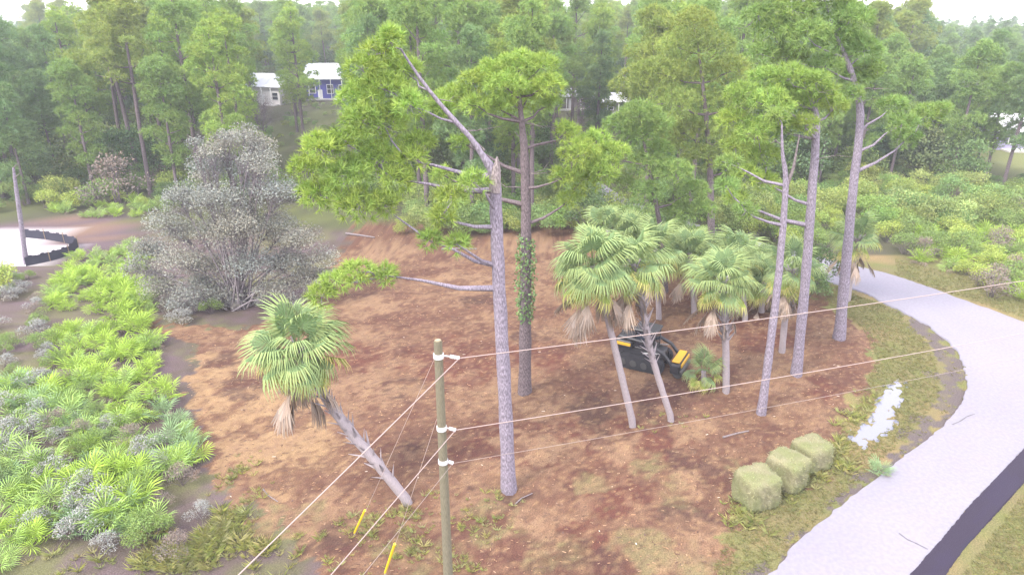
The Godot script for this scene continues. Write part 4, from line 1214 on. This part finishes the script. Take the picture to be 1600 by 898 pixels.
func thickets() -> void:
	# the big grey bush
	var o := thing("grey_bush", "large silvery grey many-stemmed bush left of the cleared soil", "bush", Vector3(-17.95, 0.00, -41.75))
	var lumps := [[1.99, 11.01, 0.00, 1.15], [0.36, 10.37, -0.80, 1.25], [2.91, 9.79, 0.60, 1.29], [-0.70, 9.10, -0.50, 1.41], [0.74, 8.63, -1.20, 1.68], [3.58, 7.82, 0.50, 1.48], [-2.36, 7.20, -0.40, 1.51], [0.40, 7.36, 1.00, 1.70], [1.61, 6.68, -0.80, 1.77], [-3.58, 5.75, 0.30, 1.43], [-2.14, 4.79, -0.80, 1.80], [0.93, 5.20, 1.20, 1.80], [2.70, 5.27, -0.60, 1.71], [4.56, 4.55, -0.20, 1.54], [-5.18, 3.66, -0.30, 1.39], [-2.85, 3.43, 0.90, 1.68], [-1.54, 2.35, -0.90, 1.84], [1.64, 3.15, 0.70, 1.77], [3.44, 2.72, -0.50, 1.66], [5.80, 3.19, -0.40, 1.24], [-4.93, 1.50, -0.20, 1.50], [-2.26, 1.23, 0.80, 1.55], [-0.46, 0.62, -0.70, 1.69], [2.80, 1.37, 0.60, 1.47], [4.84, 1.68, -0.30, 1.25], [-5.88, 2.79, 0.30, 1.06], [0.02, 10.13, 0.40, 0.92], [2.48, 10.56, -0.40, 0.85], [-3.76, 0.44, 0.50, 1.16]]
	for k in lumps.size():
		var q: Array = lumps[k]
		lumps.append([q[0] + rf(-1.3, 1.3), q[1] + rf(-1.1, .9), q[2] + rf(-1.2, 1.2), q[3] * rf(.45, .8)])
	grow_shrub(o, 10.2, 11.5, lumps.size(), 760, .13, Color(.235, .245, .210), Color(.36, .32, .34), 44, M.dry, .1, lumps)
	# shrubs
	var kinds := {}
	for q in [["lime", 1.9, 2.6, 9, 230, .15, Color(.300, .360, .080)], ["green", 2.6, 3.2, 10, 240, .15, Color(.175, .245, .072)], ["deep", 3.4, 3.4, 11, 240, .16, Color(.100, .155, .058)], ["brown", 2.2, 3.0, 9, 170, .12, Color(.200, .165, .140)], ["silver", 1.5, 2.2, 8, 170, .11, Color(.260, .260, .235)]]:
		var p := Node3D.new()
		grow_shrub(p, q[1], q[2], q[3], q[4], q[5], q[6], C_BARK, 3, M.dry if q[0] in ["brown", "silver"] else M.leaves)
		p.set_meta("kind_name", "shrub"); p.set_meta("category", "shrub")
		kinds[q[0]] = p
	copy_of(kinds.brown, Vector3(-39.65, 0.00, -68.16), 0.4, 2.3, "round dark brown bush between palmettos and left woods", "shrubs on the left")
	copy_of(kinds.brown, Vector3(-37.89, 0.00, -75.92), 1.4, 1.3, "smaller brown bush beside the thick grey pine", "shrubs on the left")
	copy_of(kinds.lime, Vector3(-34.57, 0.00, -44.55), 0.4, 1.1, "yellow-green bush at the left edge below the sand pad", "shrubs on the left")
	copy_of(kinds.brown, Vector3(39.05, 0.00, -52.78), 2.0, 1.0, "brown bush in the thicket beyond the road", "shrubs beyond the road")
	for z in [
		[[Vector2(29.16, -52.00), Vector2(37.25, -65.27), Vector2(43.96, -72.97), Vector2(50.91, -65.27), Vector2(35.22, -41.75), Vector2(32.57, -42.83), Vector2(31.63, -50.49)], 46, 1.3, ["lime", "green", "lime", "brown", "green"], "shrub in the thicket across the road", "shrubs beyond the road"],
		[[Vector2(32.91, -65.27), Vector2(50.10, -90.24), Vector2(57.63, -86.22), Vector2(57.70, -72.97), Vector2(50.53, -63.02), Vector2(42.46, -70.23), Vector2(33.26, -60.90)], 40, 1.7, ["lime", "green", "deep", "lime"], "shrub below the far right lawn", "shrubs below the lawn"],
		[[Vector2(18.16, -57.04), Vector2(31.04, -65.27), Vector2(28.36, -55.26), Vector2(24.85, -52.00)], 16, 1.5, ["green", "lime"], "shrub behind the right trio of pines", "shrubs by the far bend of the road"],
		[[Vector2(5.98, -62.58), Vector2(11.16, -57.96), Vector2(15.93, -52.78), Vector2(19.04, -48.36), Vector2(21.52, -45.15), Vector2(20.42, -41.97), Vector2(16.00, -41.97), Vector2(11.93, -46.39), Vector2(10.01, -51.23), Vector2(6.05, -57.04)], 44, 1.05, ["green", "deep", "lime"], "shrub between the palms and the far stretch of road", "shrubs by the far bend of the road"],
		[[Vector2(-16.14, -65.27), Vector2(-11.39, -75.92), Vector2(7.25, -77.47), Vector2(6.41, -67.67), Vector2(-2.52, -66.45)], 26, 1.7, ["green", "deep", "brown", "green"], "shrub along the rear edge of the bare soil", "shrubs behind the lot"],
		[[Vector2(-50.11, -64.12), Vector2(-60.63, -79.09), Vector2(-50.19, -84.33), Vector2(-32.28, -72.97), Vector2(-32.58, -61.94), Vector2(-40.94, -64.12)], 34, 1.6, ["lime", "green", "deep", "green"], "shrub in front of the left woods", "shrubs on the left"],
		[[Vector2(-65.89, -85.45), Vector2(-37.31, -85.45), Vector2(-41.76, -96.50), Vector2(-73.75, -96.50)], 30, 2.2, ["lime", "green", "lime", "green", "deep"], "tall bush at the foot of the left woods", "bushes of the left woods"],
		[[Vector2(-38.08, -47.69), Vector2(-26.50, -31.01), Vector2(-23.23, -31.01), Vector2(-27.20, -37.86), Vector2(-34.79, -47.69)], 22, .8, ["silver", "silver", "green", "brown"], "low shrub at the left edge of the palmettos", "low shrubs among the palmettos"],
		[[Vector2(-26.50, -31.01), Vector2(-23.37, -32.35), Vector2(-12.27, -23.30), Vector2(-10.24, -20.00), Vector2(-13.18, -18.46), Vector2(-20.06, -21.74)], 40, .9, ["silver", "silver", "brown", "green"], "low twiggy shrub among the blue-green palmettos", "low shrubs among the palmettos"],
		[[Vector2(-24.53, -41.75), Vector2(-25.39, -47.69), Vector2(-13.69, -41.23), Vector2(-14.17, -38.77), Vector2(-19.29, -37.86)], 10, .9, ["silver", "green"], "low shrub at the foot of the grey bush", "low shrubs by the grey bush"]]:
		var got := spots(z[0], z[1], z[2])
		for p in got:
			var pick: String = z[3][rng.randi() % z[3].size()]
			var tone: String = {"lime": "yellow-green", "green": "mid green", "deep": "dark green", "brown": "dry brown", "silver": "silvery grey"}[pick]
			var size := rf(.6, 1.05)
			if z[5] == "bushes of the left woods": size *= 1.9
			if "between the palms" in z[4]: size *= 1.25
			if pick == "silver": size *= .75
			elif "low" in z[4]: size *= .5
			copy_of(kinds[pick], ground_at(p), rf(0, TAU), size, "%s %s, %s" % [tone, z[4], place_in(p, got)], z[5])
	# saw palmettos
	var pk := {}
	for q in ["lime", "blue", "mid"]:
		pk[q] = []
		for k in 4:
			var p := palmetto(q, 10)
			p.set_meta("kind_name", "saw_palmetto"); p.set_meta("category", "palmetto")
			pk[q].append(p)
	for z in [
		[[Vector2(-31.07, -42.83), Vector2(-34.10, -50.49), Vector2(-31.30, -55.26), Vector2(-25.71, -46.39), Vector2(-22.24, -38.77), Vector2(-17.64, -31.67), Vector2(-16.97, -29.17), Vector2(-21.27, -31.01), Vector2(-25.37, -34.53)], 100, .72, ["lime", "lime", "lime", "mid"], "saw palmetto %s in the bright patch below the grey bush", "palmettos of the bright patch"],
		[[Vector2(-26.96, -31.67), Vector2(-22.63, -31.67), Vector2(-16.82, -29.17), Vector2(-14.41, -26.47), Vector2(-13.31, -23.30), Vector2(-13.36, -20.67), Vector2(-16.73, -20.33), Vector2(-17.79, -18.46)], 118, .72, ["mid", "blue", "mid", "lime"], "saw palmetto %s in the lower left thicket", "palmettos of the lower thicket"],
		[[Vector2(-45.94, -65.27), Vector2(-43.96, -72.97), Vector2(-33.53, -65.27), Vector2(-34.95, -61.94), Vector2(-42.37, -63.46)], 18, 1.1, ["lime", "mid"], "saw palmetto %s behind the bare brown strip", "palmettos behind the sand pad"],
		[[Vector2(30.20, -53.59), Vector2(46.18, -67.67), Vector2(50.91, -65.27), Vector2(34.38, -41.75)], 34, 1.2, ["lime", "lime", "mid"], "saw palmetto %s in the thicket across the road", "palmettos beyond the road"]]:
		var got := spots(z[0], z[1], z[2])
		for p in got:
			if z[1] > 90 and wide.get_noise_2d(p.x * 16.0, p.y * 16.0 + 9.0) < -0.22: continue
			var pick: String = z[3][rng.randi() % z[3].size()]
			var size := rf(.5, .95) * (1.5 if z[5] == "palmettos beyond the road" else 1.0)
			var place := place_in(p, got)
			var look: String = ("large " if size > .72 else "small ") + {"lime": "lime green", "mid": "mid green", "blue": "blue-green"}[pick] + " "
			copy_of(pk[pick][rng.randi() % 4], ground_at(p), rf(0, TAU), size, look + z[4] % place, z[5])
	copy_of(pk.blue[0], Vector3(-14.15, 0.00, -25.40), 1.0, .7, "small lone palmetto on brown litter beside the straw", "lone palmettos")
	copy_of(pk.lime[0], Vector3(-14.74, 0.00, -21.74), 1.0, 1.1, "large fresh green palmetto above the purple brown litter", "lone palmettos")
	copy_of(pk.blue[1], Vector3(15.43, 0.00, -24.14), 2.0, .5, "tiny palmetto sprout on the verge by the ditch", "lone palmettos")
	# undergrowth of the woods: one mass
	var places := []
	var tints := []
	var bushy := []
	var bushy_tints := []
	for t in 2600:
		var d := 58.0 + 240.0 * pow(rng.randf(), 1.5)
		var x := rf(-.95, .95) * d
		if on_road(x, -d) or Geometry2D.is_point_in_polygon(Vector2(x, -d), LAWN) or Geometry2D.is_point_in_polygon(Vector2(x, -d), BROWN): continue
		if x < -10.0 and d < 68.0: continue
		var low := in_gap(x, -d) and d > 72.0
		var w := rf(.8, 1.4)
		var c := Color(w * rf(.85, 1.25), w, w * rf(.8, 1.2))
		var big := t % 3 == 0 and d > 72.0 and not low
		var size := rf(1.3, 2.4) + maxf(0.0, d - 110.0) * 0.014 if big else (rf(.25, .5) if low else rf(.6, 1.3))
		var tr := Transform3D(Basis(Vector3.UP, rf(0, TAU)).scaled(Vector3(size, size * rf(.85, 1.2), size)), Vector3(x, -.05, -d))
		if big:
			bushy.append(tr); bushy_tints.append(c)
		else:
			places.append(tr); tints.append(c)
	swarm("undergrowth", "tangled green undergrowth on the floor of the woods", "undergrowth", kinds.green.get_node("foliage").mesh, M.leaves, places, tints)
	swarm("understorey", "bushy broadleaf understorey filling the woods between the pine trunks", "undergrowth", kinds.deep.get_node("foliage").mesh, M.leaves, bushy, bushy_tints)
	var bare := Node3D.new()
	grow_shrub(bare, 9.5, 6.0, 16, 130, .10, Color(.22, .18, .16), Color(.30, .25, .28), 22, M.dry, .2)
	bare.set_meta("kind_name", "bare_tree"); bare.set_meta("category", "tree")
	for q in [[Vector3(-36.16, 0.00, -100.44), 1.05, "leafless lavender-grey tree in front of the white house"], [Vector3(56.28, 0.00, -94.63), 1.1, "leafless purple-grey tree left of the far right lawn"], [Vector3(55.68, 0.00, -102.00), 1.2, "leafless tree behind the tallest right-hand pine"], [Vector3(69.32, 0.00, -107.55), 1.2, "pale leafless tree on the skyline above the lawn"], [Vector3(-10.29, 0.00, -102.00), .95, "leafless tree in the woods behind the broken-topped pine"], [Vector3(10.88, 0.00, -113.68), 1.0, "leafless grey tree in front of the sheds"], [Vector3(-54.14, 0.00, -85.45), .8, "bare twiggy tree near the pale broken snag"], [Vector3(-37.31, 0.00, -85.45), .8, "bare twiggy tree just behind the grey bush"], [Vector3(-15.71, 0.00, -94.63), .8, "bare grey tree behind the hanging pine crown"], [Vector3(19.19, 0.00, -99.43), 1.1, "bare tree behind the olive pine's left side"]]:
		copy_of(bare, q[0], rf(0, TAU), q[1], q[2], "leafless trees in the woods")
	bare.free()
	for k in kinds: kinds[k].free()
	for k in pk:
		for p in pk[k]: p.free()

func litter() -> void:
	# grass of the verges, too fine to count
	var places := []
	var tints := []
	var verge := [Vector2(5.96, -16.83), Vector2(8.67, -21.74), Vector2(10.88, -22.69), Vector2(13.52, -25.03), Vector2(16.12, -28.32), Vector2(20.44, -34.53), Vector2(21.46, -38.77), Vector2(21.00, -42.83), Vector2(22.49, -46.39), Vector2(25.08, -40.72), Vector2(24.77, -33.48), Vector2(22.41, -29.77), Vector2(17.31, -25.40), Vector2(10.18, -19.84), Vector2(7.35, -17.35)]
	for p in spots(verge, 5200, .07):
		if Geometry2D.is_point_in_polygon(p, PUDDLE) or (Geometry2D.is_point_in_polygon(p, WET) and rng.randf() < .93): continue
		places.append(Transform3D(Basis(Vector3.UP, rf(0, TAU)).scaled(Vector3.ONE * rf(.5, 1.1)), ground_at(p)))
		tints.append(tint(C_VERGE.lerp(C_GRASS, rf(0, 1)), .2))
	for zone in [[Vector2(28.21, -47.69), Vector2(33.07, -38.77), Vector2(36.00, -42.83), Vector2(32.91, -47.69), Vector2(30.03, -51.23)], [Vector2(15.20, -18.18), Vector2(21.15, -23.30), Vector2(21.93, -23.30), Vector2(17.65, -17.35)]]:
		for p in spots(zone, 1500, .09):
			places.append(Transform3D(Basis(Vector3.UP, rf(0, TAU)).scaled(Vector3.ONE * rf(.5, 1.1)), ground_at(p)))
			tints.append(tint(C_VERGE.lerp(C_GRASS, rf(0.2, 1)), .2))
	swarm("verge_grass", "short yellow-green grass on the verges along the road", "grass", blade_tuft(9, .14, .010, .8), M.blades, places, tints)
	places = []; tints = []
	for zone in [[[Vector2(-11.79, -22.11), Vector2(-9.07, -20.67), Vector2(-7.03, -18.46), Vector2(-7.98, -17.35), Vector2(-11.77, -17.35), Vector2(-13.48, -19.06), Vector2(-11.87, -20.00)], 620, 1.0], [[Vector2(-6.68, -20.67), Vector2(-6.02, -22.11), Vector2(-3.51, -22.11), Vector2(-0.26, -22.89), Vector2(0.00, -20.00), Vector2(-2.20, -18.46), Vector2(-5.27, -18.46), Vector2(-7.28, -19.36)], 420, .6], [[Vector2(7.93, -21.74), Vector2(9.79, -22.89), Vector2(13.52, -25.03), Vector2(16.04, -27.50), Vector2(15.48, -25.98), Vector2(11.93, -23.09), Vector2(8.59, -20.67)], 420, .9], [[Vector2(18.49, -30.69), Vector2(16.51, -29.17), Vector2(14.77, -25.98), Vector2(15.71, -26.47), Vector2(17.23, -28.60)], 160, .8], [[Vector2(-17.08, -19.06), Vector2(-16.02, -20.33), Vector2(-11.64, -21.74), Vector2(-10.32, -18.46), Vector2(-15.89, -17.89)], 160, .9], [[Vector2(-12.79, -24.58), Vector2(-11.04, -25.03), Vector2(-10.04, -22.11), Vector2(-11.39, -21.74)], 130, .6], [[Vector2(9.03, -29.17), Vector2(5.78, -28.32), Vector2(7.72, -27.50)], 30, .5]]:
		for p in spots(zone[0], zone[1], .1):
			p += Vector2(rng.randfn(0, .35), rng.randfn(0, .35))
			if Geometry2D.is_point_in_polygon(p, PUDDLE) or on_road(p.x, p.y): continue
			var thick := wide.get_noise_2d(p.x * 22.0, p.y * 22.0 + 40.0) + rf(-.15, .15)
			if thick < -0.08: continue
			places.append(Transform3D(Basis(Vector3.UP, rf(0, TAU)).scaled(Vector3.ONE * zone[2] * rf(.4, 1.0) * clampf(.5 + thick * 2.0, .5, 1.1)), ground_at(p)))
			tints.append(tint(Color(.215, .240, .060).lerp(Color(.30, .28, .13), pow(rng.randf(), 1.5)), .25))
	swarm("tall_grass", "longer yellow-green grass tufts round the pole and the bales", "grass", blade_tuft(16, .5, .016, .7), M.blades, places, tints)
	# chips and straw left by the clearing machine
	var chip := Shape.new()
	chip.box(Vector3.ZERO, Vector3(.08, .012, .022), Color.WHITE, 0.004)
	places = []; tints = []
	var pale := []
	var lot := spots(Array(LOT), 9000, .0)
	for p in lot:
		var at := ground_at(p) + Vector3(0, .012, 0)
		var b := Basis(Vector3.UP, rf(0, TAU)) * Basis(Vector3.RIGHT, rf(-.4, .4))
		places.append(Transform3D(b.scaled(Vector3(rf(.5, 2.2), 1, rf(.5, 1.4))), at))
		var k := rng.randf()
		tints.append(tint(C_TAN, .3) if k < .5 else (tint(C_DARK, .3) if k < .99 else Color(.5, .44, .36)))
	swarm("wood_chips", "scattered wood chips, straw and bark on the bare soil", "wood chips", chip.done(), M.matt, places, tints)
